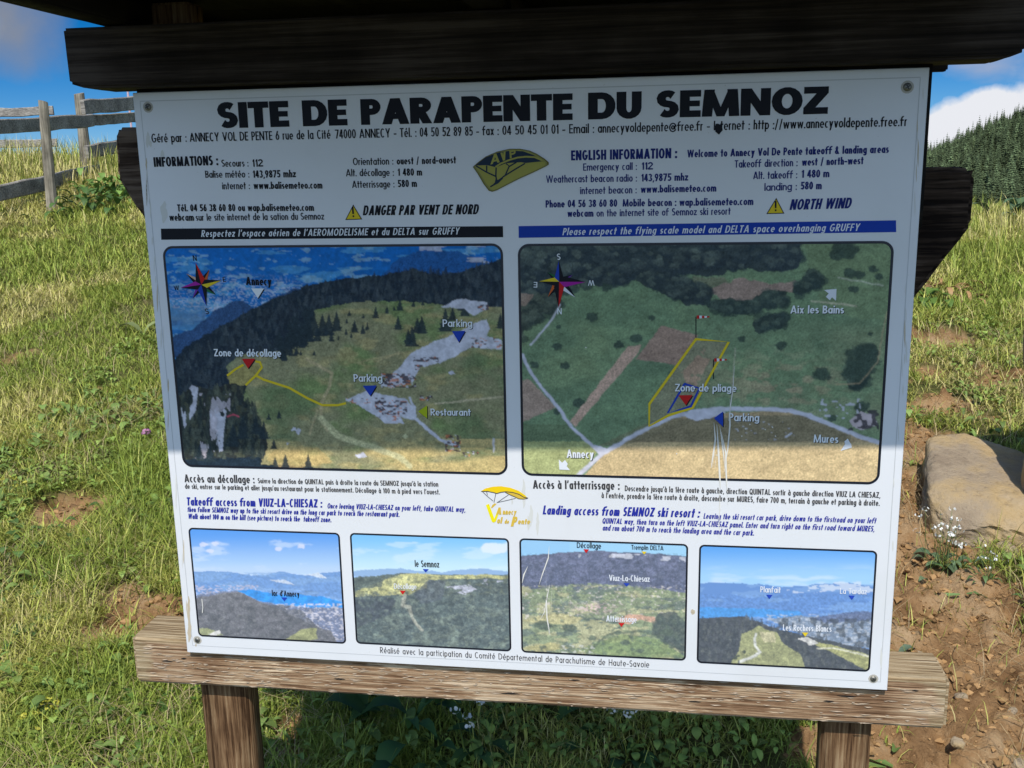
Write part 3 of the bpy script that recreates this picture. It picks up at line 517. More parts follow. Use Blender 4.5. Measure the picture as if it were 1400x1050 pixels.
# club emblem (crop coordinates: photo = 635 + x*.0893, 195 + y*.0893)
mb = MB(); E_ = lambda pts: [(635 + x * .08929, 195 + y * .08929) for x, y in pts]
OUT = [(130, 372), (205, 305), (330, 212), (500, 138), (690, 95), (850, 93), (1000, 122), (1120, 178), (1230, 248), (1290, 300), (1292, 335), (1240, 368), (1100, 435), (800, 572), (500, 728), (425, 752), (375, 735), (300, 640), (200, 470)]
ce = np.mean(OUT, 0); shr = lambda pts, f: [tuple(ce + (np.array(p) - ce) * f) for p in pts]
q = E_(OUT); front = [on_panel(*p) for p in q]
mb.prism(front, -.002, -.0001, 2)
flat(mb, E_(shr(OUT, .965)), 3, -.0023); flat(mb, E_(shr(OUT, .92)), 0, -.0026)
flat(mb, E_([(170, 350), (330, 225), (520, 152), (720, 120), (900, 132), (1060, 188), (1215, 285), (940, 312), (870, 300), (640, 315), (490, 378), (350, 345)]), 1, -.0028)
stroke(mb, E_([(480, 372), (560, 320), (700, 262), (820, 228), (950, 215), (1080, 222), (1200, 275)]), 2.3, 0, -.003)
write(mb, 'A', *E_([(402, 335)])[0], *E_([(545, 300)])[0], 11.5, .26, 14, 0, -.003); write(mb, 'V', *E_([(570, 285)])[0], *E_([(650, 262)])[0], 10.5, .26, 8, 0, -.003); write(mb, 'P', *E_([(700, 242)])[0], *E_([(795, 216)])[0], 9.5, .26, 10, 0, -.003)
for ln in ([(185, 358), (340, 450), (480, 515)], [(345, 350), (345, 440)], [(490, 380), (485, 500), (500, 620)], [(400, 675), (480, 630), (600, 520), (760, 420), (930, 318)], [(625, 510), (690, 360), (640, 320)], [(690, 365), (800, 300)]):
    stroke(mb, E_(ln), 1.9, 1, -.003)
flat(mb, E_([(400, 680), (470, 610), (480, 560), (520, 570), (560, 540), (600, 545), (520, 625)]), 1, -.0032)
part(mb, 'club_emblem', [GOLD, NAVY, OCH, ink('emblem rim', (.25, .24, .08))])
# paraglider logo (crop: photo = 645 + x/14, 655 + y/14)
mb = MB(); G_ = lambda pts: [(645 + x / 14, 655 + y / 14) for x, y in pts]
flat(mb, G_([(180, 230), (260, 178), (400, 145), (560, 135), (740, 165), (900, 225), (1010, 300), (1060, 350), (1000, 345), (900, 285), (780, 250), (650, 238), (560, 248), (480, 272), (400, 250), (300, 232)]), 0, -.0003)
flat(mb, G_([(640, 246), (780, 258), (900, 292), (1000, 350), (1055, 360), (1000, 378), (900, 372), (820, 335), (720, 290)]), 2, -.00035)
stroke(mb, G_([(180, 235), (300, 234), (400, 252), (480, 274), (560, 250), (650, 240), (780, 252), (900, 287), (1000, 347), (1075, 362)]), 1.1, 1, -.0005)
stroke(mb, G_([(640, 250), (720, 295), (820, 338), (900, 376), (1000, 382), (1075, 365)]), .9, 1, -.0005)
for ln in ([(210, 245), (300, 330), (410, 420)], [(285, 240), (300, 310)], [(460, 280), (425, 450)], [(700, 305), (600, 370), (480, 455)], [(840, 368), (640, 415), (500, 445)]): stroke(mb, G_(ln), .75, 1, -.0004)
flat(mb, G_([(370, 545), (395, 495), (440, 460), (475, 475), (430, 520), (380, 560)]), 2, -.0003)
stroke(mb, G_([(300, 485), (420, 815)]), 4.6, 3, -.0004); stroke(mb, G_([(405, 815), (440, 800), (530, 560)]), 3.2, 3, -.00055)
write(mb, 'A', *G_([(470, 680)])[0], *G_([(565, 676)])[0], 9, .26, 12, 2, -.0007); write(mb, 'nnecy', *G_([(590, 675)])[0], *G_([(850, 680)])[0], 7, .2, 10, 2)
write(mb, 'ol', *G_([(480, 845)])[0], *G_([(575, 848)])[0], 8, .24, 10, 2); write(mb, 'de', *G_([(625, 850)])[0], *G_([(710, 852)])[0], 5.5, .22, 10, 2); write(mb, 'P', *G_([(745, 905)])[0], *G_([(840, 905)])[0], 12.5, .26, 16, 2); write(mb, 'ente', *G_([(880, 860)])[0], *G_([(1115, 862)])[0], 7, .22, 10, 2)
part(mb, 'paraglider_logo', [ink('wing yellow', (.85, .58, .01)), GREYINK, ink('dull yellow', (.66, .45, .06)), ink('bright yellow', (.85, .74, .01))])
# screws
STEEL = mat('dull steel', (.22, .21, .18), .45, .5, .7); DARKH = mat('screw recess', (.03, .03, .03), .7)
for (px, py, rad) in ((202.5, 146.5, .0062), (1240.5, 119, .0065), (270, 875, .0056), (1194, 928, .0056)):
    x, z = on_panel(px, py); bm = bmesh.new()
    bmesh.ops.create_uvsphere(bm, u_segments=14, v_segments=8, radius=rad)
    for v in list(bm.verts): v.co = Vector((v.co.x, -max(v.co.z, 0) * .5, v.co.y))
    me = bpy.data.meshes.new('screw'); bm.to_mesh(me); bm.free(); me.materials.append(STEEL); me.materials.append(DARKH)
    o = bpy.data.objects.new('screw', me); C.objects.link(o); o.location = (x, -.0004, z); o.parent = panel
    mbs = MB(); a = .0016
    for k in range(2):
        c_, s_ = math.cos(.5 + k * math.pi / 2), math.sin(.5 + k * math.pi / 2)
        mbs.poly([(u * c_ - v * s_, -rad * .5 - .0002 - k * 1e-5, u * s_ + v * c_) for u, v in ((-rad * .6, -a / 2), (rad * .6, -a / 2), (rad * .6, a / 2), (-rad * .6, a / 2))])
    mbs2 = MB(); mbs2.poly([(rad * 1.5 * math.cos(t_), 0, rad * 1.5 * math.sin(t_)) for t_ in np.linspace(0, 2 * math.pi, 15)[:-1]])
    o2 = mbs.build('screw_slot', [DARKH], panel); o2.location = (x, -.0004, z)
    o3 = mbs2.build('washer', [mat('washer stain', (.45, .42, .36), .6)], panel); o3.location = (x, -.00035, z)
# ------------------------------------------------------------------ the six printed photographs
def alb_pic(r, g, b): return alb_sh(r, g, b) * np.array([.77, .75, .84])
PICMAT = attr_mat('printed photograph', .5, .15)
def inpoly(X, Y, pts):
    m = np.zeros(X.shape, bool); n = len(pts)
    for i in range(n):
        x0, y0 = pts[i]; x1, y1 = pts[(i + 1) % n]
        if y0 == y1: continue
        c = ((Y >= y0) != (Y >= y1)) & (X < (x1 - x0) * (Y - y0) / (y1 - y0) + x0); m ^= c
    return m
def dline(X, Y, pts):
    d = np.full(X.shape, 1e9)
    for (x0, y0), (x1, y1) in zip(pts[:-1], pts[1:]):
        dx, dy = x1 - x0, y1 - y0; tt = np.clip(((X - x0) * dx + (Y - y0) * dy) / (dx * dx + dy * dy + 1e-9), 0, 1)
        d = np.minimum(d, np.hypot(X - x0 - tt * dx, Y - y0 - tt * dy))
    return d
class Pic:
    """paints colours on a grid; X, Y are measured on an enlarged crop of the sheet"""
    def __init__(s, quad, off, scale, nx, ny, conv):
        pts = [on_panel(off[0] + x * scale, off[1] + y * scale) for x, y in quad]   # TL TR BR BL
        s.x0 = (pts[0][0] + pts[3][0]) / 2; s.x1 = (pts[1][0] + pts[2][0]) / 2; s.z1 = (pts[0][1] + pts[1][1]) / 2; s.z0 = (pts[2][1] + pts[3][1]) / 2
        gx = np.linspace(s.x0, s.x1, nx); gz = np.linspace(s.z1, s.z0, ny); s.gx, s.gz = np.meshgrid(gx, gz); s.nx, s.ny = nx, ny
        px, py = to_photo(s.gx, np.zeros_like(s.gx), s.gz); s.X = (px - off[0]) / scale; s.Y = (py - off[1]) / scale
        s.off, s.scale, s.conv = off, scale, conv; s.c = np.zeros((*s.X.shape, 3)); s.marks = []
        s.wx = s.X; s.wy = s.Y
    def warp(s, amp, freq, seed=5):
        s.wx = s.X + (fbm(s.X * freq, s.Y * freq, seed) - .5) * 2 * amp; s.wy = s.Y + (fbm(s.X * freq, s.Y * freq, seed + 9) - .5) * 2 * amp
    def mix(s, m, rgb, a=1.0):
        w = np.clip(np.asarray(m, float) * a, 0, 1)[..., None]; c = s.conv(*rgb); s.c = s.c * (1 - w) + c * w
    def poly(s, pts, rgb, a=1.0): m = inpoly(s.wx, s.wy, pts); s.mix(m, rgb, a); return m
    def line(s, pts, w, rgb, a=1.0): s.mix(np.clip((w / 2 - dline(s.wx, s.wy, pts)) / (w * .2 + 1) + .5, 0, 1), rgb, a)
    def noise(s, amp, fx, fy, seed, m=1.0): s.c = s.c * (1 + (amp * 2 * (fbm(s.X * fx, s.Y * fy, seed, 5) - .5) * m)[..., None])
    def win(s, x, y, rx, ry):
        xr = s.X[s.ny // 2]; yc = s.Y[:, s.nx // 2]; dx = (xr[-1] - xr[0]) / s.nx; dy = (yc[-1] - yc[0]) / s.ny
        i0 = int((y - ry - yc[0]) / dy) - 14; i1 = int((y + ry - yc[0]) / dy) + 14; j0 = int((x - rx - xr[0]) / dx) - 14; j1 = int((x + rx - xr[0]) / dx) + 14
        return slice(max(i0, 0), max(i1, 0)), slice(max(j0, 0), max(j1, 0))
    def blend(s, w_, m, rgb, a):
        w = np.clip(np.asarray(m, float) * a, 0, 1)[..., None]; s.c[w_] = s.c[w_] * (1 - w) + s.conv(*rgb) * w
    def tree(s, x, y, h, rgb=(24, 38, 46), w=.3, a=.93):
        w_ = s.win(x, y - h / 2, h * .5, h * .6); X_, Y_g = s.X[w_], s.Y[w_]
        if not X_.size: return
        tt = (Y_g - (y - h)) / h; hw = h * w * tt * (.65 + .7 * vnoise(Y_g * .5, X_ * 0 + x, 3)); s.blend(w_, (tt > 0) & (tt < 1) & (np.abs(X_ - x) < hw + .8), rgb, a)
    def bush(s, x, y, r, rgb, seed=1, a=.92, asp=.75):
        w_ = s.win(x, y, r * 1.4, r * 1.4); X_, Y_g = s.X[w_], s.Y[w_]
        if not X_.size: return
        d = np.hypot(X_ - x, (Y_g - y) / asp) / r + (fbm(X_ / r * 2.2, Y_g / r * 2.2, seed) - .5) * .9; s.blend(w_, sstep(1.08, .8, d), rgb, a)
    def canopy(s, poly, n, r, dark, light, seed=1, a=.7):
        rs_ = np.random.default_rng(seed); xs = [p[0] for p in poly]; ys = [p[1] for p in poly]; X0 = rs_.uniform(min(xs), max(xs), n * 4); Y0 = rs_.uniform(min(ys), max(ys), n * 4); k = inpoly(X0, Y0, poly)
        X0, Y0 = X0[k][:n], Y0[k][:n]
        for q in np.argsort(Y0):
            rr = r * rs_.uniform(.6, 1.5); u = rs_.random()
            s.bush(X0[q] + rr * .25, Y0[q] + rr * .35, rr, dark, q + seed, a); s.bush(X0[q] - rr * .1, Y0[q] - rr * .15, rr * .75, tuple(np.array(dark) * (1 - u) + np.array(light) * u), q + seed + 7, a * .8)
    def firs(s, poly, n, h, rgb, rgb2, seed=1, w=.26):
        rs_ = np.random.default_rng(seed); xs = [p[0] for p in poly]; ys = [p[1] for p in poly]; X0 = rs_.uniform(min(xs), max(xs), n * 4); Y0 = rs_.uniform(min(ys), max(ys), n * 4); k = inpoly(X0, Y0, poly); X0, Y0 = X0[k][:n], Y0[k][:n]
        for q in np.argsort(Y0): u = rs_.random(); s.tree(X0[q], Y0[q], h * rs_.uniform(.6, 1.4), tuple(np.array(rgb) * (1 - u) + np.array(rgb2) * u), w, .8)
    def new(s, nm): mb_ = MB(); s.marks.append((nm, mb_)); return mb_
    def P(s, x, y): return (s.off[0] + x * s.scale, s.off[1] + y * s.scale)
    def finish(s, mats, rad, border, name='printed_photograph', fade=0.0):
        x0, x1, z0, z1 = s.x0, s.x1, s.z0, s.z1; nx, ny = s.nx, s.ny
        c = np.pad(s.c, ((1, 1), (1, 1), (0, 0)), 'edge'); c = (c[:-2] + 2 * c[1:-1] + c[2:]) / 4; s.c = (c[:, :-2] + 2 * c[:, 1:-1] + c[:, 2:]) / 4 * .6 + s.c * .4
        gr = np.random.default_rng(5).normal(0, .085, s.X.shape); gr = (gr + np.roll(gr, 1, 0) + np.roll(gr, 1, 1)) * .8; s.c = s.c * (1 + gr * (s.c[..., 2] < .42))[..., None]       # the print is a little soft
        if fade: s.c = s.c * (1 - fade) + s.conv(178, 194, 224) * fade
        cx = (s.gx[:-1, :-1] + s.gx[1:, 1:]) / 2; cz = (s.gz[:-1, :-1] + s.gz[1:, 1:]) / 2; ins = border * .5; r2 = rad - ins
        qx = np.maximum(np.abs(cx - (x0 + x1) / 2) - ((x1 - x0) / 2 - ins - r2), 0); qz = np.maximum(np.abs(cz - (z0 + z1) / 2) - ((z1 - z0) / 2 - ins - r2), 0)
        keep = np.hypot(qx, qz) <= r2; I, J = np.nonzero(keep); a = I * nx + J
        faces = np.stack([a, a + nx, a + nx + 1, a + 1], 1)
        v = np.stack([s.gx.ravel(), np.full(s.gx.size, -.00035), s.gz.ravel()], 1)
        used = np.zeros(len(v), bool); used[faces.ravel()] = True; remap = np.cumsum(used) - 1
        o = fast_mesh(name, v[used], remap[faces].ravel(), np.full(len(faces), 4), PICMAT, panel, np.clip(s.c.reshape(-1, 3)[used], .004, .9))
        fr = MB()
        def ring(d, n=8):
            out = []
            for (cx_, cz_, a0) in ((x1 - rad, z1 - rad, 0), (x0 + rad, z1 - rad, 90), (x0 + rad, z0 + rad, 180), (x1 - rad, z0 + rad, 270)):
                for i in range(n + 1):
                    t_ = math.radians(a0 + 90 * i / n); out.append((cx_ + (rad - d) * math.cos(t_), cz_ + (rad - d) * math.sin(t_)))
            return out
        O, I_ = ring(0), ring(border); n = len(O)
        for i in range(n): j = (i + 1) % n; fr.poly([(O[i][0], -.0006, O[i][1]), (I_[i][0], -.0006, I_[i][1]), (I_[j][0], -.0006, I_[j][1]), (O[j][0], -.0006, O[j][1])][::-1])
        fr.build('picture_border', [mat('border black', (.008, .01, .02), .35)], panel)
        for nm, mb_ in s.marks: mb_.build(nm, mats, panel)
        return o
    def label(s, text, x0, y0, x1, y1, cap, m, wt=.18, shadow=None, **kw):
        p = s.P(x0, y0); q = s.P(x1, y1); tp = s.new('caption')
        if shadow is not None: write(tp, text, p[0] + .9, p[1] + .9, q[0] + .9, q[1] + .9, cap * s.scale, wt, 0, shadow, -.0008, **kw)
        write(tp, text, *p, *q, cap * s.scale, wt, 0, m, -.0011, **kw)
    def tri(s, pts, m, shadow=None, dx=3.0):
        tp = s.new('marker')
        if shadow is not None: flat(tp, [s.P(x + dx, y + dx * 1.3) for x, y in pts], shadow, -.0008)
        flat(tp, [s.P(*p) for p in pts], m, -.0011)
    def path(s, pts, w, m): stroke(s.new('route_line'), [s.P(*p) for p in pts], w * s.scale, m, -.0009)
def rose(mb, c, arms, base, letters):
    order = sorted(arms, key=lambda a: math.hypot(a[0][0] - c[0], a[0][1] - c[1]))
    for n_, (tip, m) in enumerate(order):
        d = np.array(tip) - np.array(c); L = np.linalg.norm(d); d /= L; nn = np.array([-d[1], d[0]]); w = L * .17 + 1.2; k = L * .2; yy = -.0012 - n_ * .00006
        flat(mb, [c, tuple(np.array(c) + d * k + nn * w), tip], m[0], yy); flat(mb, [c, tip, tuple(np.array(c) + d * k - nn * w)], m[1], yy)
    for txt, p, q, cap, m in letters: write(mb, txt, *p, *q, cap, .16, 0, m, -.0012)
MS = [BLACK, WINK, YEL, RED, MBLUE, LIME, SKYINK, MAG, ORA, PUR, GRN, PEA, SCR]
K_, W_, Y_, R_K, B_, L_, S_, MG, OR, PU, GR, PE, SC_ = range(13)

# --- aerial view of the plateau
p = Pic([(37, 45), (1368, 38), (1380, 938), (112, 912)], (210, 320), .35, 470, 305, alb_pic)
X, Y = p.X, p.Y
p.mix(np.ones_like(X), (14, 80, 140)); p.mix(sstep(300, 40, Y), (6, 76, 146), .8)
p.mix(fbm(X * .006, Y * .03, 2) > .56, (58, 120, 178), .55); p.mix(fbm(X * .02, Y * .06, 4) > .62, (98, 140, 190), .55)
town = sstep(.1, .55, fbm(X * .004, Y * .01, 8) * np.exp(-((X - 330) / 260) ** 2 - ((Y - 240) / 75) ** 2) * 1.5)
p.mix((vnoise(X * .16, Y * .28, 3) > .6) * town, (120, 140, 180), .6); p.mix((vnoise(X * .1, Y * .22, 6) > .72) * (Y > 250) * (Y < 300) * (X < 300), (190, 200, 220), .6)
p.mix(np.exp(-((Y - 330) / 40) ** 2) * (X < 200), (60, 96, 130), .8)
p.warp(14, .02)
p.poly([(900, 150), (960, 100), (1010, 72), (1070, 60), (1130, 58), (1200, 75), (1270, 95), (1300, 130), (1368, 100), (1368, 200), (900, 200)], (20, 66, 120)); p.mix((fbm(X * .012, Y * .05, 12) > .55) * (X > 1040) * (Y < 85 + (X - 1040) * .12), (160, 178, 205), .75)
p.poly([(60, 480), (70, 410), (150, 370), (230, 310), (310, 262), (350, 265), (400, 290), (470, 245), (560, 205), (640, 300), (200, 480)], (32, 60, 96))
p.warp(8, .05)
p.poly([(60, 520), (120, 440), (200, 395), (300, 340), (420, 275), (520, 235), (600, 200), (700, 180), (850, 165), (950, 150), (1010, 135), (1090, 160), (1190, 148), (1290, 120), (1375, 92), (1375, 300), (1375, 950), (60, 950)], (20, 34, 46))
forest = Y < 2000; p.mix(vnoise(X * .12, Y * .05, 9) > .6, (40, 52, 50), .45 * 1.0) if False else None
fm = inpoly(p.wx, p.wy, [(60, 520), (200, 395), (420, 275), (600, 200), (850, 165), (1010, 135), (1190, 148), (1375, 92), (1375, 330), (60, 900)]); p.mix((vnoise(X * .14, Y * .04, 9) > .58) * fm, (36, 50, 58), .6)
p.firs([(80, 520), (200, 420), (420, 300), (600, 225), (850, 190), (1010, 160), (1190, 172), (1375, 120), (1375, 330), (600, 420), (330, 520), (200, 700), (110, 700)], 900, 34, (18, 30, 42), (46, 60, 68), 5)
mead = inpoly(p.wx, p.wy, [(630, 300), (700, 280), (850, 262), (1000, 262), (1130, 275), (1375, 285), (1385, 950), (420, 900), (445, 820), (425, 740), (380, 690), (345, 640), (365, 590), (300, 560), (285, 520), (330, 475), (450, 460), (560, 440), (590, 380)])
p.mix(mead, (90, 100, 80)); p.mix(mead * sstep(.42, .68, fbm(X * .005, Y * .008, 21)), (76, 100, 66), .9); p.mix(mead * sstep(.5, .7, fbm(X * .012, Y * .03, 22)), (112, 116, 86), .75); p.mix(mead * sstep(.55, .75, fbm(X * .004, Y * .006, 27)), (66, 86, 64), .8)
p.mix(mead * (Y > 800) * sstep(.4, .65, fbm(X * .004, Y * .02, 23)), (140, 128, 92), .8)
p.poly([(290, 560), (345, 520), (420, 500), (410, 550), (360, 590), (300, 600)], (104, 108, 72))
cl = inpoly(p.wx, p.wy, [(90, 640), (160, 590), (230, 610), (300, 580), (360, 600), (350, 650), (420, 720), (445, 830), (420, 870), (100, 880)]); p.mix(cl, (30, 38, 40)); p.mix(cl * (vnoise(X * .1, Y * .035, 31) > .6), (50, 60, 52), .8)
p.firs([(95, 640), (230, 620), (360, 620), (430, 760), (430, 880), (110, 890)], 260, 36, (20, 32, 38), (56, 68, 62), 6)
rk = (fbm(X * .03, Y * .011, 33) > .46) * (inpoly(X, Y, [(100, 640), (150, 590), (175, 600), (165, 690), (120, 760)]) | inpoly(X, Y, [(205, 700), (235, 640), (285, 690), (275, 770), (270, 850), (235, 850)]))
p.mix(rk, (150, 158, 172), .92); p.mix((fbm(X * .03, Y * .012, 34) > .62) * cl * (X < 300) * (Y > 620), (125, 134, 148), .7)
p.poly([(440, 880), (480, 830), (640, 830), (700, 890), (500, 930)], (128, 122, 84), .5)
for (x, y, h) in [(475, 930, 60), (515, 925, 65), (604, 930, 70), (490, 720, 30), (450, 725, 25), (470, 840, 40), (430, 800, 70), (400, 780, 70), (350, 800, 90), (310, 830, 90), (180, 880, 60), (220, 890, 70)]: p.tree(x, y, h)
for (x, y, h) in [(600, 420, 90), (625, 400, 100), (575, 440, 90), (660, 400, 90), (685, 395, 85), (715, 380, 80), (640, 420, 60), (550, 440, 60), (695, 420, 40), (785, 385, 50), (818, 390, 36), (835, 375, 30), (868, 330, 46), (912, 310, 30), (962, 300, 46), (955, 375, 56), (1010, 440, 80), (995, 430, 60), (1030, 385, 60), (1048, 390, 70), (1140, 380, 90), (1168, 340, 55), (1197, 300, 36), (1217, 320, 60), (820, 330, 20), (765, 320, 22), (1052, 280, 22), (755, 350, 20), (752, 395, 25), (772, 405, 20), (722, 415, 18), (628, 475, 22), (575, 475, 20), (1355, 370, 60), (1015, 285, 24), (940, 300, 20), (500, 460, 50), (460, 470, 40)]: p.tree(x, y, h)
rs = np.random.default_rng(3)
for _ in range(70):
    x = rs.uniform(480, 620); p.tree(x, 300 + (620 - x) * .7 + rs.uniform(0, 140), rs.uniform(25, 55))
p.warp(5, .05)
p.line([(600, 490), (660, 520), (695, 545), (685, 600), (655, 660), (652, 720), (680, 765)], 12, (118, 120, 98), .8); p.line([(655, 720), (720, 790), (850, 830), (960, 870), (1000, 905)], 22, (150, 142, 116), .8); p.line([(640, 690), (610, 780)], 8, (120, 122, 100), .6); p.line([(800, 500), (900, 480), (970, 465)], 5, (120, 122, 96), .6); p.line([(870, 500), (960, 460)], 5, (130, 130, 104), .6)
p.mix((fbm(X * .03, Y * .04, 41) > .55) * inpoly(X, Y, [(520, 790), (560, 735), (590, 735), (570, 780), (520, 825)]), (160, 164, 172), .9)
CPK = (164, 170, 184)
p.poly([(750, 648), (830, 612), (900, 628), (985, 640), (1025, 690), (1025, 718), (965, 712), (980, 742), (905, 740), (862, 706), (800, 668)], CPK)
p.poly([(885, 590), (950, 530), (1010, 462), (1100, 418), (1180, 388), (1250, 350), (1300, 335), (1316, 372), (1300, 402), (1358, 412), (1362, 450), (1240, 442), (1130, 502), (1040, 520), (1015, 575), (930, 602)], CPK)
p.poly([(1120, 285), (1200, 252), (1300, 268), (1310, 292), (1250, 320), (1215, 290)], CPK)
p.line([(960, 705), (1030, 725), (1120, 805), (1190, 830)], 11, CPK); p.line([(1100, 662), (1372, 636)], 6, (122, 128, 112)); p.line([(1000, 640), (1020, 680), (1000, 710)], 9, CPK)
for (x0, y0, x1, y1, dn) in ((865, 650, 990, 705, .5), (1015, 480, 1112, 500, .45), (890, 545, 1025, 600, .5), (1140, 785, 1200, 850, .5), (1240, 405, 1362, 445, .72), (1040, 630, 1090, 650, .55), (1205, 850, 1270, 870, .6), (1265, 275, 1310, 298, .35), (1020, 510, 1050, 530, .5), (750, 640, 900, 660, .72), (880, 710, 960, 730, .74)):
    bx = (X > x0) * (X < x1) * (Y > y0 + (0)) * (Y < y1); p.mix(bx * (vnoise(X * .085, Y * .14, 51) > dn), (44, 42, 50), .9); p.mix(bx * (vnoise(X * .09, Y * .15, 57) > .75), (136, 86, 64), .8); p.mix(bx * (vnoise(X * .1, Y * .15, 59) > .78), (205, 208, 214), .8)
p.line([(288, 712), (310, 704), (332, 712)], 5, (160, 60, 80)); p.poly([(785, 862), (820, 852), (835, 868), (800, 875)], (190, 196, 190)); p.poly([(1150, 540), (1165, 530), (1178, 545), (1160, 552)], (160, 160, 166)); p.poly([(970, 790), (985, 778), (998, 790), (985, 800)], (170, 180, 120), .7); p.line([(1328, 800), (1328, 850)], 6, (175, 180, 186), .8)
p.noise(.35, .06, .06, 61); p.noise(.22, .2, .2, 62)
p.path([(288, 553), (320, 528), (352, 510)], 9, Y_); p.path([(398, 497), (416, 500), (424, 520), (400, 552), (360, 590)], 9, Y_); p.path([(400, 552), (430, 568), (530, 600), (600, 640), (660, 668), (720, 668), (752, 660)], 9, Y_)
p.label('Annecy', 362, 199, 462, 201, 30, K_, .2); p.tri([(382, 212), (432, 212), (408, 250)], S_, K_)
p.label('Zone de décollage', 238, 477, 500, 479, 27, S_, .18, K_); p.tri([(346, 487), (398, 486), (370, 525)], R_K, K_)
p.label('Parking', 1130, 362, 1246, 362, 27, S_, .17, K_); p.tri([(1166, 379), (1218, 378), (1193, 422)], B_, K_)
p.label('Parking', 783, 576, 895, 576, 27, S_, .17, K_); p.tri([(818, 592), (872, 591), (847, 632)], B_, K_)
p.label('Restaurant', 1083, 708, 1240, 709, 25, S_, .17, K_); p.tri([(1034, 692), (1069, 668), (1069, 720)], L_, K_)
rose(p.new('compass_rose'), (275.8, 389), [((268, 359.3), (R_K, K_)), ((303.4, 383.1), (Y_, K_)), ((282.9, 418.4), (B_, K_)), ((247.5, 393.4), (MG, K_)), ((286.7, 368.3), (OR, K_)), ((255.2, 374.1), (PE, K_)), ((263.6, 408.2), (PU, K_)), ((295.7, 403), (GR, K_))], None,
     [('N', (264.5, 356.5), (269.5, 356.3), 7, K_), ('E', (305.5, 385.5), (309.5, 385.2), 6.5, K_), ('S', (281, 429.5), (286.5, 429.3), 7, K_), ('W', (238.5, 396.8), (245.5, 396.4), 6, K_)])
p.finish(MS, .019, .0042)

# --- aerial view of the landing field
p = Pic([(22, 65), (1357, 45), (1300, 915), (33, 880)], (700, 310), .3857, 470, 305, alb_pic)
X, Y = p.X, p.Y
p.mix(np.ones_like(X), (76, 104, 84)); p.mix(sstep(.3, .8, fbm(X * .004, Y * .008, 2)), (86, 110, 86), .8); p.mix(sstep(.35, .8, fbm(X * .006, Y * .01, 7)), (66, 92, 76), .8)
p.mix(sstep(.3, .8, fbm(X * .003, Y * .006, 3)) * sstep(600, 760, X) * sstep(300, 420, Y), (88, 106, 86), .8)
p.mix(sstep(.45, .6, fbm(X * .02, Y * .05, 5)) * np.exp(-((Y - 560) / 90) ** 2 - ((X - 950) / 220) ** 2), (112, 114, 98), .8)
p.warp(22, .016)
p.poly([(20, 40), (1035, 40), (1020, 140), (880, 160), (760, 150), (740, 170), (640, 160), (500, 175), (440, 205), (330, 205), (200, 215), (130, 240), (20, 250)], (38, 52, 56))
p.poly([(30, 250), (120, 235), (170, 270), (60, 340), (30, 400)], (46, 58, 56)); p.poly([(440, 170), (560, 160), (690, 210), (700, 265), (620, 270), (540, 240), (450, 205)], (38, 52, 54))
p.poly([(690, 215), (790, 190), (930, 200), (1005, 190), (1010, 230), (880, 250), (830, 270), (740, 262)], (104, 100, 96)); p.poly([(640, 165), (740, 175), (770, 200), (690, 205), (640, 195)], (80, 94, 80))
p.poly([(690, 265), (760, 255), (850, 262), (900, 225), (980, 235), (975, 270), (870, 300), (840, 318), (760, 300), (695, 290)], (40, 56, 54)); p.poly([(1000, 200), (1060, 155), (1095, 160), (1095, 215), (1030, 245), (1000, 235)], (38, 54, 52))
p.poly([(865, 335), (930, 295), (970, 300), (960, 340), (890, 375), (865, 370)], (40, 56, 54)); p.mix(inpoly(p.wx, p.wy, [(330, 140), (470, 130), (540, 160), (440, 175), (330, 170)]), (72, 90, 76), .8)
p.poly([(1040, 50), (1340, 45), (1340, 330), (1100, 300), (1090, 200), (1050, 130)], (78, 102, 80), .75)
p.canopy([(20, 45), (1035, 45), (1020, 140), (760, 150), (640, 165), (500, 180), (330, 205), (130, 240), (20, 260)], 260, 22, (30, 44, 52), (74, 92, 88), 11)
p.canopy([(440, 172), (560, 165), (690, 212), (700, 262), (620, 268), (540, 238)], 60, 18, (30, 44, 50), (66, 84, 80), 12)
p.canopy([(695, 270), (850, 268), (900, 230), (980, 240), (970, 270), (840, 310), (700, 292)], 50, 17, (30, 46, 48), (66, 86, 78), 13); p.canopy([(1000, 200), (1060, 160), (1095, 165), (1090, 215), (1020, 240)], 24, 18, (30, 46, 48), (66, 86, 78), 14)
p.canopy([(865, 335), (930, 300), (970, 302), (960, 338), (890, 370)], 20, 16, (30, 46, 48), (66, 86, 78), 15); p.canopy([(30, 255), (120, 240), (170, 270), (60, 340), (30, 400)], 30, 20, (36, 50, 50), (70, 86, 78), 16); p.canopy([(1185, 560), (1180, 480), (1240, 420), (1290, 420), (1290, 520), (1240, 555)], 40, 20, (30, 46, 46), (62, 82, 74), 17)
for (x, y, r) in [(1185, 80, 45), (1150, 100, 30), (1200, 165, 26), (1230, 170, 22), (1280, 150, 18), (1300, 178, 16), (1210, 220, 20), (335, 215, 20), (285, 320, 24), (495, 323, 14), (440, 395, 22), (378, 418, 20), (190, 492, 20), (160, 425, 18), (165, 355, 10), (80, 490, 18), (240, 625, 24), (160, 655, 16), (815, 398, 16), (955, 420, 22), (1270, 380, 10), (1100, 525, 34), (1230, 480, 60), (1250, 440, 40), (1215, 520, 46), (1135, 678, 18), (1240, 640, 30), (1270, 690, 24), (1060, 710, 18)]: p.bush(x, y, r, (40, 58, 54), seed=int(x))
p.warp(4, .05)
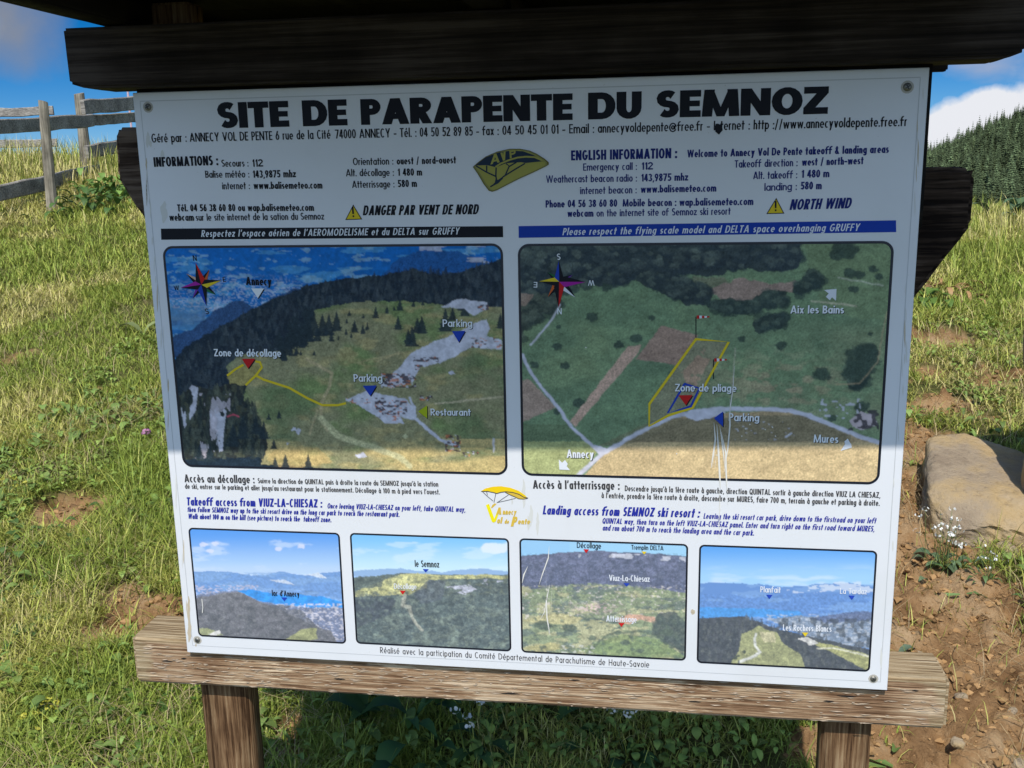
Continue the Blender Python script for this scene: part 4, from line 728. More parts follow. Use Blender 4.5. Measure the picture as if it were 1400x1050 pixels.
p.poly([(205, 690), (410, 425), (460, 418), (445, 450), (225, 708)], (128, 120, 112)); p.poly([(438, 470), (530, 350), (660, 385), (585, 490), (520, 480)], (104, 98, 92)); p.poly([(28, 545), (60, 540), (155, 640), (40, 690), (28, 700)], (112, 106, 102), .9); p.poly([(20, 235), (80, 240), (50, 280), (20, 280)], (110, 104, 98), .7)
p.poly([(490, 625), (650, 400), (765, 410), (640, 640), (560, 660), (488, 700)], (92, 100, 86), .8); p.mix(inpoly(p.wx, p.wy, [(600, 520), (680, 430), (700, 470), (640, 600)]) * (fbm(X * .02, Y * .02, 14) > .45), (120, 108, 98), .7)
p.poly([(250, 890), (330, 800), (470, 715), (620, 660), (1000, 655), (1130, 700), (1310, 775), (1310, 930), (250, 930)], (112, 110, 90)); p.mix((Y > 765) * inpoly(p.wx, p.wy, [(250, 890), (330, 800), (430, 750), (1310, 760), (1310, 930), (250, 930)]), (140, 128, 102), .9)
p.poly([(300, 780), (470, 700), (560, 668), (640, 690), (560, 720), (420, 770)], (76, 84, 70), .6); p.mix(inpoly(p.wx, p.wy, [(430, 750), (620, 680), (1050, 665), (1200, 740), (1200, 762), (430, 762)]), (84, 88, 74), .9)
p.poly([(30, 760), (270, 760), (300, 800), (240, 890), (30, 890)], (112, 128, 92), .8); p.poly([(40, 700), (200, 700), (260, 755), (40, 760)], (66, 88, 70), .8)
RD = (168, 174, 180)
p.line([(38, 455), (60, 505), (105, 570), (150, 625), (180, 665), (215, 715), (275, 768), (305, 795)], 11, RD); p.line([(170, 275), (140, 330), (100, 380), (65, 420)], 7, (150, 156, 158)); p.line([(235, 880), (320, 805), (440, 735), (560, 675), (650, 655), (720, 645), (860, 646), (985, 650), (1060, 672), (1140, 705), (1230, 742), (1305, 766)], 15, RD)
p.poly([(600, 660), (700, 648), (760, 655), (730, 672), (650, 688), (625, 678)], RD); p.poly([(290, 770), (340, 790), (320, 815), (300, 800)], RD)
p.line([(1060, 262), (1220, 280)], 6, (130, 138, 126), .7); p.line([(1155, 180), (1315, 208)], 5, (140, 148, 138), .7); p.line([(1330, 300), (1295, 480), (1230, 555), (1150, 560)], 5, (112, 110, 92), .6); p.line([(780, 560), (792, 430)], 4, (130, 138, 130), .6)
p.poly([(1195, 690), (1235, 655), (1285, 665), (1298, 700), (1240, 722), (1205, 708)], (124, 128, 138)); p.mix((vnoise(X * .06, Y * .09, 71) > .55) * (X > 1190) * (X < 1300) * (Y > 650) * (Y < 722), (40, 44, 52), .9); p.mix((vnoise(X * .08, Y * .1, 73) > .66) * (X > 1090) * (X < 1235) * (Y > 610) * (Y < 680), (160, 166, 170), .8)
p.mix((vnoise(X * .1, Y * .13, 75) > .86) * (Y > 690) * (Y < 760) * (X > 790) * (X < 1000), (180, 186, 184), .7); p.line([(972, 745), (990, 732)], 6, (200, 204, 206))
p.noise(.3, .03, .05, 81); p.noise(.14, .12, .16, 82)
p.path([(650, 398), (768, 408), (640, 642), (555, 668), (486, 706), (487, 628), (652, 398)], 9, Y_); p.path([(610, 556), (664, 572), (634, 636), (552, 660), (612, 556)], 8, B_)
for (x, y, h) in ((652, 318, 75), (714, 470, 70)):
    tp = p.new('windsock'); stroke(tp, [p.P(x, y), p.P(x, y + h)], 1.2, K_, -.0009)
    for k in range(5): flat(tp, [p.P(x + 3 + k * 9, y - 4 + k * .6), p.P(x + 12 + k * 9, y - 4 + k * .7), p.P(x + 12 + k * 9, y + 7 - k), p.P(x + 3 + k * 9, y + 8 - k)], R_K if k % 2 == 0 else W_, -.001)
p.label('Zone de pliage', 578, 583, 796, 585, 25, S_, .17, K_); p.tri([(590, 597), (640, 596), (616, 632)], R_K, K_); p.label('Parking', 768, 688, 876, 690, 26, S_, .17, K_); p.tri([(716, 678), (748, 654), (748, 708)], B_, K_)
p.label('Aix les Bains', 986, 307, 1176, 307, 26, S_, .19, K_); p.label('Mures', 1068, 764, 1156, 766, 26, S_, .18, K_); p.label('Annecy', 194, 818, 290, 820, 27, W_, .18, K_)
for cx_, cy_, k in ((1130, 240, 0), (184, 842, 1), (1182, 774, 2)):
    if k == 0: q = [(-24, -16), (20, -20), (18, 22), (4, 10), (-4, 20), (-18, 8), (-8, -4)]
    elif k == 1: q = [(-16, 18), (-18, -18), (-6, -6), (4, -16), (14, -2), (10, 6), (22, 20)]
    else: q = [(-18, 20), (-2, -4), (-4, -14), (8, -24), (14, -12), (20, -4), (22, 8)]
    p.tri([(cx_ + a, cy_ + b_) for a, b_ in q], W_, None)
rose(p.new('compass_rose'), (764.6, 385), [((764.1, 356.3), (K_, B_)), ((801, 385.3), (MG, K_)), ((763.9, 420), (K_, R_K)), ((737, 384.6), (Y_, K_)), ((783, 375.5), (PU, K_)), ((748.7, 372), (GR, K_)), ((749.1, 406), (OR, K_)), ((787, 406.6), (W_, K_))], None,
     [('S', (766.5, 346.5), (761.5, 346.5), 8, S_), ('E', (734.8, 385.5), (729.8, 385.3), 7, S_), ('W', (813, 383), (804, 383), 7, S_), ('N', (768, 421), (762, 421), 8, S_)])
for ln, w in (([(976, 577), (978, 600), (975, 622), (972, 640)], 2.6), ([(980, 580), (982, 612), (984, 650), (985, 668)], 2.8), ([(984, 582), (988, 610), (991, 640)], 2.2), ([(986, 590), (992, 618), (993, 652), (994, 672)], 2.4), ([(998, 545), (998, 580), (995, 612), (990, 645)], 2.2), ([(1004, 500), (1002, 530), (998, 560), (996, 600)], 1.5), ([(978, 618), (974, 638)], 2), ([(979, 625), (977, 640)], 2), ([(983, 668), (984, 690), (983, 735)], 1.0), ([(994, 668), (995, 690)], 1.4)):
    stroke(p.new('scratch'), ln, w, SC_, -.0016, True)
for (x, y) in ((1014, 596), (1019, 586), (1025, 580), (1046, 587), (1056, 584), (1060, 596), (980, 622), (801, 475), (1078, 594), (925, 620)):
    flat(p.new('scuff_mark'), [(x - 1, y), (x, y - 1.2), (x + 1.2, y), (x, y + 1)], SC_, -.0016)
p.finish(MS, .019, .0042)

# --- four smaller views in the sun
def sky_to(p, top, hor, y0, y1):
    tt = sstep(y0, y1, p.Y); p.c = p.conv(*top) * (1 - tt[..., None]) + p.conv(*hor) * tt[..., None]
p = Pic([(53, 36), (657, 50), (678, 493), (90, 468)], (240, 710), .3429, 250, 180, alb_su); X, Y = p.X, p.Y
sky_to(p, (78, 150, 238), (176, 206, 246), 40, 215); p.mix(sstep(.55, .75, fbm(X * .012, Y * .04, 1)) * (Y > 80) * (Y < 205), (205, 220, 248), .6)
for x, y in ((138, 126), (112, 100), (410, 118), (500, 108), (157, 97)): p.bush(x, y, 17, (222, 222, 246), int(x), .75, .5)
p.mix(sstep(165, 205, Y), (196, 212, 242), .5); p.warp(7, .03)
p.poly([(60, 205), (200, 210), (330, 225), (420, 208), (520, 225), (670, 205), (670, 500), (60, 500)], (112, 152, 214)); p.mix((fbm(X * .008, Y * .05, 3) > .52) * (Y > 212), (134, 170, 222), .6)
p.poly([(370, 240), (440, 240), (470, 262), (420, 255)], (205, 214, 236), .9); p.poly([(510, 222), (570, 215), (608, 236), (560, 228)], (214, 222, 240), .9); p.mix((vnoise(X * .15, Y * .3, 8) > .55) * (Y > 262) * (Y < 305) * (X < 330), (196, 190, 214), .8)
p.poly([(200, 288), (300, 280), (400, 300), (480, 300), (580, 305), (670, 330), (672, 352), (560, 350), (470, 345), (400, 336), (320, 322), (260, 300)], (44, 146, 236))
p.poly([(60, 310), (160, 290), (240, 283), (330, 322), (400, 340), (520, 352), (670, 355), (680, 500), (60, 500)], (120, 128, 160)); p.mix((vnoise(X * .13, Y * .2, 9) > .6) * (Y > 335) * (X > 400), (214, 208, 222), .7)
p.poly([(60, 320), (170, 295), (250, 288), (330, 325), (420, 360), (500, 400), (560, 430), (620, 445), (650, 495), (60, 500)], (116, 114, 122)); p.mix((fbm(X * .02, Y * .04, 10) > .52) * (Y > 340) * (X < 560 - (420 - Y)), (98, 98, 104), .8)
p.canopy([(70, 330), (170, 300), (250, 292), (330, 330), (500, 405), (620, 450), (650, 495), (70, 495)], 420, 7, (92, 92, 98), (136, 134, 138), 21, .45)
p.poly([(80, 430), (130, 432), (190, 462), (90, 470)], (150, 152, 112)); p.poly([(440, 480), (500, 440), (560, 436), (570, 475), (510, 484)], (158, 158, 112)); p.poly([(130, 462), (175, 440), (180, 455), (150, 468)], (216, 212, 212))
p.noise(.5, .05, .07, 11, Y > 283); p.noise(.35, .16, .2, 12, Y > 215)
p.label("lac d'Annecy", 386, 304, 495, 308, 21, K_, .14); p.tri([(422, 310), (446, 311), (434, 326)], B_); stroke(p.new('scratch'), [p.P(106, 316), p.P(110, 350), p.P(108, 372)], 1.0, SC_, -.0014)
p.finish(MS, .009, .0032, fade=.10)
p = Pic([(697, 54), (1333, 75), (1336, 526), (718, 495)], (240, 710), .3429, 250, 180, alb_su); X, Y = p.X, p.Y
sky_to(p, (120, 190, 248), (202, 230, 250), 60, 215); p.bush(1275, 115, 65, (228, 234, 250), 3, .9, .35); p.mix(sstep(.5, .7, fbm(X * .01, Y * .04, 3)) * (Y > 90) * (Y < 200), (214, 232, 252), .5); p.warp(6, .03)
p.poly([(690, 208), (800, 200), (880, 195), (960, 205), (1060, 210), (1200, 196), (1340, 205), (1340, 240), (690, 240)], (146, 178, 224)); p.poly([(690, 235), (800, 225), (900, 215), (1000, 218), (1150, 222), (1340, 218), (1340, 540), (690, 540)], (98, 110, 108))
p.mix((vnoise(X * .1, Y * .1, 5) > .5) * (Y > 235), (84, 96, 96), .8); p.mix((fbm(X * .018 + Y * .012, Y * .03, 6) > .55) * (Y > 250), (122, 132, 122), .7); p.poly([(710, 310), (820, 300), (880, 320), (850, 380), (760, 420), (715, 430)], (66, 70, 80), .85)
p.poly([(715, 290), (770, 265), (840, 240), (900, 220), (960, 214), (1100, 226), (1180, 220), (1330, 224), (1330, 236), (1100, 238), (1010, 240), (1000, 275), (930, 300), (840, 300), (715, 308)], (192, 188, 134)); p.mix((vnoise(X * .07, Y * .1, 7) > .62) * (Y > 225) * (Y < 300), (110, 116, 96), .6); p.poly([(715, 240), (800, 232), (830, 240), (820, 268), (715, 278)], (88, 98, 92), .85)
p.canopy([(700, 300), (1000, 280), (1330, 245), (1330, 540), (700, 540)], 700, 9, (74, 84, 86), (134, 144, 134), 22, .5)
p.mix((fbm(X * .03, Y * .06, 8) > .52) * (inpoly(X, Y, [(1060, 270), (1170, 260), (1220, 290), (1180, 310), (1120, 290)]) | inpoly(X, Y, [(1190, 245), (1240, 236), (1310, 245), (1240, 262)])), (186, 186, 206), .9)
p.line([(915, 300), (905, 345), (935, 350), (945, 400), (985, 440)], 12, (170, 168, 156), .8); p.poly([(950, 300), (1010, 240), (1080, 245), (1060, 320), (980, 340)], (88, 94, 104), .7); p.noise(.7, .05, .06, 12, Y > 225); p.noise(.6, .16, .18, 13, Y > 225)
p.label('le Semnoz', 955, 188, 1052, 191, 24, K_, .13); p.tri([(986, 197), (1010, 198), (998, 211)], B_); p.label('Décollage', 872, 276, 962, 278, 20, W_, .13); p.tri([(894, 283), (918, 284), (906, 299)], R_K)
p.finish(MS, .009, .0032, fade=.10)
p = Pic([(53, 42), (650, 60), (643, 475), (58, 445)], (690, 720), .3857, 250, 180, alb_su); X, Y = p.X, p.Y
p.mix(np.ones_like(X), (158, 206, 244)); p.mix(X < 230, (140, 190, 240), .5); p.warp(5, .04)
p.poly([(50, 106), (160, 96), (250, 88), (330, 84), (420, 92), (500, 92), (650, 105), (650, 500), (50, 500)], (106, 110, 140)); p.mix((vnoise(X * .06, Y * .08, 2) > .5) * (Y < 225) * (p.c[..., 2] < .5), (92, 98, 126), .8); p.mix((fbm(X * .03, Y * .08, 3) > .53) * inpoly(X, Y, [(370, 96), (480, 96), (640, 108), (640, 125), (500, 118), (370, 108)]), (196, 196, 214), .9); p.mix((fbm(X * .05, Y * .05, 4) > .5) * inpoly(X, Y, [(262, 95), (290, 92), (285, 130), (262, 125)]), (180, 182, 200), .8)
p.poly([(50, 225), (170, 212), (300, 200), (400, 208), (520, 215), (650, 235), (650, 500), (50, 500)], (140, 150, 118)); ld = Y > 208; p.mix(ld * (fbm(X * .016, Y * .045, 5) > .53), (104, 116, 110), .8); p.mix(ld * (fbm(X * .014, Y * .05, 6) > .56), (184, 180, 142), .85); p.mix(ld * (vnoise(X * .12, Y * .2, 7) > .8) * (Y < 330), (214, 204, 202), .7)
p.mix((vnoise(X * .13, Y * .22, 8) > .5) * np.exp(-((X - 320) / 70) ** 2 - ((Y - 290) / 16) ** 2) * 1.4, (212, 186, 186), .85)
p.poly([(390, 335), (440, 310), (530, 320), (545, 345), (480, 330), (440, 345)], (206, 164, 142)); p.poly([(60, 330), (180, 305), (280, 325), (250, 345), (120, 345)], (196, 186, 138), .8); p.poly([(540, 310), (600, 300), (640, 340), (640, 445), (560, 410), (520, 370)], (78, 86, 84), .85); p.poly([(60, 430), (160, 410), (240, 430), (120, 445)], (186, 176, 124), .8); p.poly([(250, 440), (420, 380), (560, 400), (640, 465), (400, 462)], (132, 150, 96), .75)
p.canopy([(55, 120), (640, 120), (640, 220), (55, 215)], 330, 7, (84, 90, 116), (118, 122, 146), 23, .45); p.canopy([(540, 310), (600, 300), (640, 340), (640, 445), (560, 410), (520, 370)], 60, 9, (70, 80, 76), (108, 118, 100), 24, .7); p.canopy([(60, 215), (640, 230), (640, 470), (60, 440)], 150, 6, (90, 104, 90), (130, 138, 112), 25, .6)
p.line([(300, 310), (330, 330), (420, 300)], 5, (92, 100, 92), .7); p.line([(290, 450), (370, 380), (480, 370), (560, 395)], 9, (92, 104, 84), .7); p.mix((vnoise(X * .12, Y * .2, 9) > .62) * (Y > 420) * (Y < 450) * (X > 200) * (X < 320), (214, 212, 210), .7)
for x, y, r in ((400, 375, 14), (140, 350, 30), (230, 360, 24), (430, 410, 18), (575, 375, 26), (310, 395, 16), (480, 440, 14)): p.bush(x, y, r, (84, 96, 80), int(x), .85, .6)
p.noise(.5, .07, .1, 14, Y > 95); p.noise(.45, .17, .24, 15, Y > 95)
p.label('Décollage', 256, 74, 342, 77, 18, K_, .13); p.tri([(279, 79), (299, 80), (289, 93)], R_K); p.label('Tremplin DELTA', 449, 80, 563, 83, 15, K_, .13); p.tri([(485, 87), (503, 88), (494, 98)], Y_); p.label('Viuz-La-Chiesaz', 370, 191, 514, 195, 20, W_, .14); p.tri([(421, 199), (443, 200), (432, 212)], B_); p.label('Atterrissage', 360, 335, 468, 339, 20, W_, .14); p.tri([(403, 340), (425, 341), (414, 355)], R_K)
for ln, w in (([(158, 68), (155, 110), (135, 165), (122, 205)], 4), ([(82, 140), (68, 170), (62, 200)], 5), ([(152, 110), (128, 190)], 3), ([(160, 205), (148, 260), (150, 320), (162, 385)], 5), ([(168, 200), (166, 290)], 3), ([(150, 240), (142, 300), (125, 330)], 3), ([(150, 330), (158, 380)], 6), ([(146, 150), (150, 290)], 2)): stroke(p.new('scratch'), [p.P(*q_) for q_ in ln], w * p.scale, SC_, -.0014, True)
p.finish(MS, .009, .0032, fade=.10)
p = Pic([(690, 63), (1317, 85), (1298, 517), (680, 480)], (690, 720), .3857, 250, 180, alb_su); X, Y = p.X, p.Y
sky_to(p, (82, 158, 240), (160, 204, 250), 60, 190); p.mix(sstep(.45, .7, fbm(X * .008, Y * .05, 1)) * sstep(120, 190, Y), (206, 224, 252), .7); p.warp(6, .03)
p.poly([(680, 200), (800, 200), (900, 205), (1000, 215), (1100, 205), (1200, 200), (1320, 210), (1320, 530), (680, 530)], (98, 140, 208)); p.mix((fbm(X * .008, Y * .05, 2) > .52) * (Y > 205), (124, 162, 220), .7); p.mix((fbm(X * .02, Y * .06, 3) > .56) * (Y < 235) * (Y > 195) * (X > 1000), (214, 222, 242), .7)
p.poly([(690, 285), (760, 285), (900, 290), (1040, 300), (1060, 316), (960, 326), (860, 318), (690, 322)], (74, 150, 228)); p.poly([(930, 330), (1050, 315), (1150, 325), (1320, 300), (1320, 440), (1100, 400)], (130, 144, 170)); p.mix((vnoise(X * .1, Y * .2, 5) > .6) * (Y > 310) * (X > 930) * (Y < 420), (190, 194, 208), .6); p.poly([(1080, 325), (1200, 305), (1310, 300), (1310, 330), (1150, 345)], (92, 106, 146), .9)
p.poly([(690, 322), (780, 320), (850, 318), (900, 340), (980, 365), (1060, 385), (1160, 405), (1300, 440), (1300, 530), (680, 530)], (74, 76, 82)); p.mix((vnoise(X * .09, Y * .06, 6) > .55) * (Y > 325), (62, 66, 70), .7)
p.firs([(690, 330), (850, 325), (980, 372), (1160, 410), (1300, 445), (1300, 525), (690, 500)], 520, 16, (58, 62, 68), (98, 100, 98), 26)
p.poly([(840, 380), (900, 352), (960, 372), (985, 410), (1050, 450), (1065, 500), (800, 490), (830, 440)], (156, 156, 112)); p.poly([(905, 375), (955, 370), (960, 410), (920, 410)], (200, 190, 156), .8); p.line([(890, 380), (888, 420), (905, 445), (870, 468), (830, 480)], 9, (208, 206, 204)); p.poly([(1060, 395), (1140, 415), (1240, 440), (1295, 460), (1295, 515), (1230, 480), (1130, 430)], (162, 160, 108)); p.poly([(1040, 395), (1075, 392), (1115, 412), (1080, 420)], (208, 204, 204)); p.line([(1110, 428), (1200, 436), (1290, 462)], 5, (206, 202, 184)); p.mix((vnoise(X * .1, Y * .12, 8) > .6) * inpoly(X, Y, [(800, 470), (860, 430), (880, 470), (830, 490)]), (70, 78, 66), .9)
p.noise(.5, .07, .1, 16, Y > 318); p.noise(.45, .17, .2, 17, Y > 240)
p.label('Planfait', 906, 232, 978, 234, 20, W_, .13); p.tri([(926, 240), (949, 241), (938, 256)], B_); p.label('La Tardaz', 1188, 237, 1283, 239, 19, W_, .13); p.tri([(1218, 243), (1241, 244), (1230, 259)], B_); p.label('Les Rochers Blancs', 986, 367, 1158, 372, 20, W_, .14); p.tri([(1054, 374), (1076, 375), (1065, 389)], Y_)
p.finish(MS, .009, .0032, fade=.10)
# ------------------------------------------------------------------ timber of the sign
W_TOP = wood('dark brown timber', [(.33, (.012, .009, .007)), (.5, (.030, .022, .017)), (.66, (.065, .050, .040))], 0, .85, 110, None, .6, 3, .1)  # one dark brown tone for the whole top beam
W_ROOF = wood('roof timber', [(.25, (.010, .008, .007)), (.55, (.018, .014, .012)), (.8, (.032, .026, .022))], 1, .9, 40, None, .35, 2, .1)
W_DARK = wood('old black timber', [(.3, (.010, .009, .009)), (.6, (.022, .019, .017)), (.85, (.06, .05, .042))], 0, .9, 45, None, .6, 2, .08)
W_BRK = wood('old bracket timber', [(.36, (.012, .008, .006)), (.5, (.05, .033, .023)), (.64, (.13, .095, .07))], 0, .9, 90, None, .8, 4, .1)
W_RAIL = wood('peeling brown timber', [(.30, (.06, .03, .015)), (.42, (.19, .105, .057)), (.50, (.30, .185, .105)), (.58, (.40, .27, .165)), (.70, (.53, .40, .265))], 0, .85, 230, ((.64, .49, .33), 230, 12, .58), 1.0, 6.0, .1,
              (.735, .0125, [(.34, (.11, .07, .035)), (.46, (.30, .215, .12)), (.54, (.42, .32, .195)), (.66, (.57, .46, .31))]))
W_POST = wood('brown post timber', [(.34, (.05, .025, .012)), (.47, (.16, .088, .044)), (.56, (.24, .145, .075)), (.68, (.36, .25, .14))], 2, .85, 200, None, .7, 8, .1)
GREYTIP = wood('sun bleached timber', [(.28, (.16, .12, .075)), (.5, (.36, .285, .19)), (.75, (.52, .44, .33))], 0, .85, 140, None, .9, 4, .1)

# lower beam: one worn piece, bleached at its two ends and on top
beam = bevelled_box('lower_beam', -.772, .758, .0125, .115, -.0785, .021, W_RAIL, .007, sign, 90, .0014, 3)
beam.data.polygons.foreach_set('use_smooth', [False] * len(beam.data.polygons))
CRK = mat('dark crack', (.012, .008, .006), .9)
for (cx_, cz_, l) in ((-.70, -.028, .013), (-.665, -.02, .006), (.585, -.022, .018), (.555, -.034, .010), (.1, -.02, .012), (-.02, -.055, .02), (.32, -.05, .012), (-.35, -.045, .012), (.70, -.004, .006)):
    mb = MB(); n = 7; up = [(cx_ + l * (i / n * 2 - 1), .0118, cz_ + .0018 * math.sin(i / n * math.pi) + random.uniform(-.0004, .0004)) for i in range(n + 1)]; dn = [(x, y, z - .0030 * math.sin(i / n * math.pi) - .0003) for i, (x, y, z) in enumerate(up)]
    mb.poly(up[::-1] + dn[1:-1]); o = mb.build('wood_crack', [CRK]); under(o, beam)
# long splinters standing off the worn face
mb = MB(); r = np.random.default_rng(11)
for _ in range(420):
    x = r.uniform(-.76, .74); z = -.03 + r.normal() * .024; z = min(max(z, -.072), .004); l = r.uniform(.005, .028); h = r.uniform(.0003, .0013)
    mb.poly([(x, .0116, z), (x + l * .4, .0108 - r.uniform(0, .001), z - h), (x + l, .0116, z - h * .3), (x + l * .6, .0112, z + h)])
o = mb.build('splinter', [mat('pale splinter', (.40, .31, .22), .85)]); under(o, beam); tag(o, kind='stuff')

# posts, standing behind the beam
for x0, x1 in ((-.655, -.557), (.553, .639)):
    bevelled_box('post', x0, x1, .047, .104, -.85, 1.195, W_POST, .004, sign, 40, .0012, int(x0 * 10) + 9)
# backing boards just behind the sheet, seen as a dark rim at the top and right
bevelled_box('backing_board', -.648, .6575, .0085, .03, .80, 1.055, W_DARK, .002, sign, 60, .0016, 5)
bevelled_box('backing_board', -.648, .648, .0085, .03, .05, .78, W_DARK, .002, sign, 1, 0, 6)
# top beam with its lower corners cut off
def prism_part(name, outline, y0, y1, m, jit=.001, seed=1, bev=.005):
    bm = bmesh.new(); vs = [bm.verts.new((x, y0, z)) for x, z in outline]; f = bm.faces.new(vs)
    r_ = bmesh.ops.extrude_face_region(bm, geom=[f]); bmesh.ops.translate(bm, vec=(0, y1 - y0, 0), verts=[v for v in r_['geom'] if isinstance(v, bmesh.types.BMVert)])
    bmesh.ops.recalc_face_normals(bm, faces=bm.faces)
    bmesh.ops.bevel(bm, geom=list(bm.edges), offset=bev, segments=2, affect='EDGES')
    bmesh.ops.triangulate(bm, faces=bm.faces); bmesh.ops.subdivide_edges(bm, edges=[e for e in bm.edges if e.calc_length() > .05], cuts=3)
    for v in bm.verts: v.co += v.normal * (float(fbm(np.array(v.co.x * 30), np.array(v.co.z * 30 + v.co.y * 20), seed, 3)) - .5) * jit * 2
    me_ = bpy.data.meshes.new(name); bm.to_mesh(me_); bm.free(); me_.materials.append(m)
    o_ = bpy.data.objects.new(name, me_); C.objects.link(o_); under(o_, sign); return o_
prism_part('top_beam', [(-.736, 1.146), (-.735, 1.058), (-.708, 1.0495), (.746, 1.0495), (.770, 1.058), (.776, 1.148)], -.05, .046, W_TOP, .0008, 4, .004)
# cut brackets whose ends show beside the sheet
br_ = prism_part('bracket', [(.752, .892), (.7585, .880), (.7565, .800), (.748, .782), (.640, .625), (.57, .625), (.57, .892)], .1, .18, W_BRK, .0035, 8, .007)
prism_part('bracket', [(-.740, .991), (-.745, .983), (-.752, .905), (-.747, .892), (-.655, .745), (-.57, .745), (-.57, .991)], .1, .18, W_BRK, .0035, 9, .007)
# an added board blocks the light showing between the beam and the roof
bevelled_box('light_block_board', -.70, .755, .30, .325, 1.06, 1.198, W_ROOF, .003, sign, 1, 0, 5)
# roof: rafters and overlapping boards; it shades the upper part of the sheet
for x in (-.680, -.05, .70): bevelled_box('rafter', x, x + .055, -.50, .42, 1.150, 1.198, W_ROOF, .004, sign, 12, .0008, 3)
E0, E1 = -.602, -.568     # the eave is a little askew
ys = [0, .25, .5, .75, 1.0]
for i in range(4):
    mb = MB(); zl = 1.2 + (3 - i) % 2 * .0
    def Y_at(u, side): a = (E0 if side == 0 else E1); return a + (.46 - a) * u
    y0l, y0r = Y_at(ys[i], 0), Y_at(ys[i], 1); y1l, y1r = Y_at(ys[i + 1], 0) - .004, Y_at(ys[i + 1], 1) - .004
    xl, xr = -.742 + .006 * (i % 2), .80 + .01 * (i % 3)
    lo = [(xl, y0l, zl), (xr, y0r, zl), (xr, y1r, zl), (xl, y1l, zl)]; hi = [(x, y, z + .024) for x, y, z in lo]
    mb.add(lo + hi, [(3, 2, 1, 0), (4, 5, 6, 7), (0, 1, 5, 4), (1, 2, 6, 5), (2, 3, 7, 6), (3, 0, 4, 7)])
    o = mb.build('roof_board', [W_ROOF]); under(o, sign)
# ------------------------------------------------------------------ far wooded hill
LEAFY = attr_mat('leaf', .55, .3, .15); CON = attr_mat('conifer needles', .75, .15, .1); GRASSM = attr_mat('grass blade', .5, .25, .15)
def hill_z(x, y):
    q = np.clip((x / y - .265) / .099, -1.2, 5); zr = 1.5 + 18.5 * q - .8 * np.maximum(q - 2, 0) ** 2 * 3
    zr = np.maximum(zr, -14); tt = sstep(0, 1, (y - 270) / 170); back = np.clip(y - 440, 0, None)
    return -13 + (zr + 13) * tt - back * .12 + (fbm(x * .02, y * .02, 3) - .5) * 4
hx = np.linspace(-60, 420, 90); hy = np.linspace(240, 640, 60); HX, HY = np.meshgrid(hx, hy); HZ = hill_z(HX, HY); HZ[0] -= 40; HZ[-1] -= 60; HZ[:, 0] -= 40; HZ[:, -1] -= 60
I, J = np.meshgrid(np.arange(59), np.arange(89), indexing='ij'); a_ = (I * 90 + J).ravel()
o = fast_mesh('hill', np.stack([HX.ravel(), HY.ravel(), HZ.ravel()], 1), np.stack([a_, a_ + 1, a_ + 91, a_ + 90], 1).ravel(), np.full(len(a_), 4), mat('forest floor', (.02, .028, .014), .95, .05), None, None, True); tag(o, kind='structure')
def conifer_arrays(seed, h=8.0, r=1.5):
    rr = np.random.default_rng(seed); tn = (.7, 1.0, 1.45, .85, 1.2, .95, 1.7, .75)[seed % 8]; v = []; f = []; c = []
    def quad(a, b_, c_, col): n = len(v); v.extend([a, b_, c_]); f.append((n, n + 1, n + 2)); c.extend(col)
    v += [(.09, 0, 0), (-.05, .08, 0), (-.05, -.08, 0), (0, 0, h)]; f += [(0, 1, 3), (1, 2, 3), (2, 0, 3)]; c += [(.05, .035, .025)] * 4
    L = 15
    for k in range(L):
        u = k / (L - 1); z = h * (.06 + .92 * u); rad = r * (1 - u) ** .8 * rr.uniform(.8, 1.15) + .10; n = int(10 - 5 * u)
        for j in range(n):
            an = 2 * math.pi * (j + rr.uniform(-.3, .3)) / n + k * .9; rd = rad * rr.uniform(.7, 1.15); dz = -rd * rr.uniform(.25, .55); w = rd * rr.uniform(.24, .4) + .05
            ca, sa = math.cos(an), math.sin(an); tip = (ca * rd, sa * rd, z + dz); base = (0, 0, z + .12 * h / L + .1); mid = np.array((ca * rd * .6, sa * rd * .6, z + dz * .45))
            g = rr.uniform(.6, 1.35) * tn; col = (.054 * g, .080 * g, .038 * g); tipc = (.105 * g, .135 * g, .062 * g)  # haze of distance is mixed into these needle colours
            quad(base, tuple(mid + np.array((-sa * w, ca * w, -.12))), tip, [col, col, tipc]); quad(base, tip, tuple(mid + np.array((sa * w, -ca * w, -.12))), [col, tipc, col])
    return np.array(v, np.float32), np.array(f, np.int32), np.array(c, np.float32)
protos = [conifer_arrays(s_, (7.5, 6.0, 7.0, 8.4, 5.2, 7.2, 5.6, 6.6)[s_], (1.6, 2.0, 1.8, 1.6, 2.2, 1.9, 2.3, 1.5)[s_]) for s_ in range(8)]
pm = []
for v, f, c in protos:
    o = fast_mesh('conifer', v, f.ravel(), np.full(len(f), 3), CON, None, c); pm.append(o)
rt = np.random.default_rng(21); spots = []; wide = []
for y in np.arange(276, 462, 3.1):
    for x in np.arange(-20, 330, 2.5):
        xx = x + rt.uniform(-1.1, 1.1); yy = y + rt.uniform(-1.3, 1.3); q = xx / yy
        if q < -.02 or q > .75 or hill_z(np.array(xx), np.array(yy)) < -13.6: continue
        px, py = to_photo(np.array(xx), np.array(yy), hill_z(np.array(xx), np.array(yy)) + 5)
        (spots if 1262 < px < 1408 else wide).append((xx, yy, px))
print('conifers in view', len(spots), 'wide', len(wide))
rt.shuffle(spots); spots.sort(key=lambda s_: s_[1] if s_[1] < 300 or s_[1] > 405 else 900); keep = spots[:295]; wide += spots[295:]
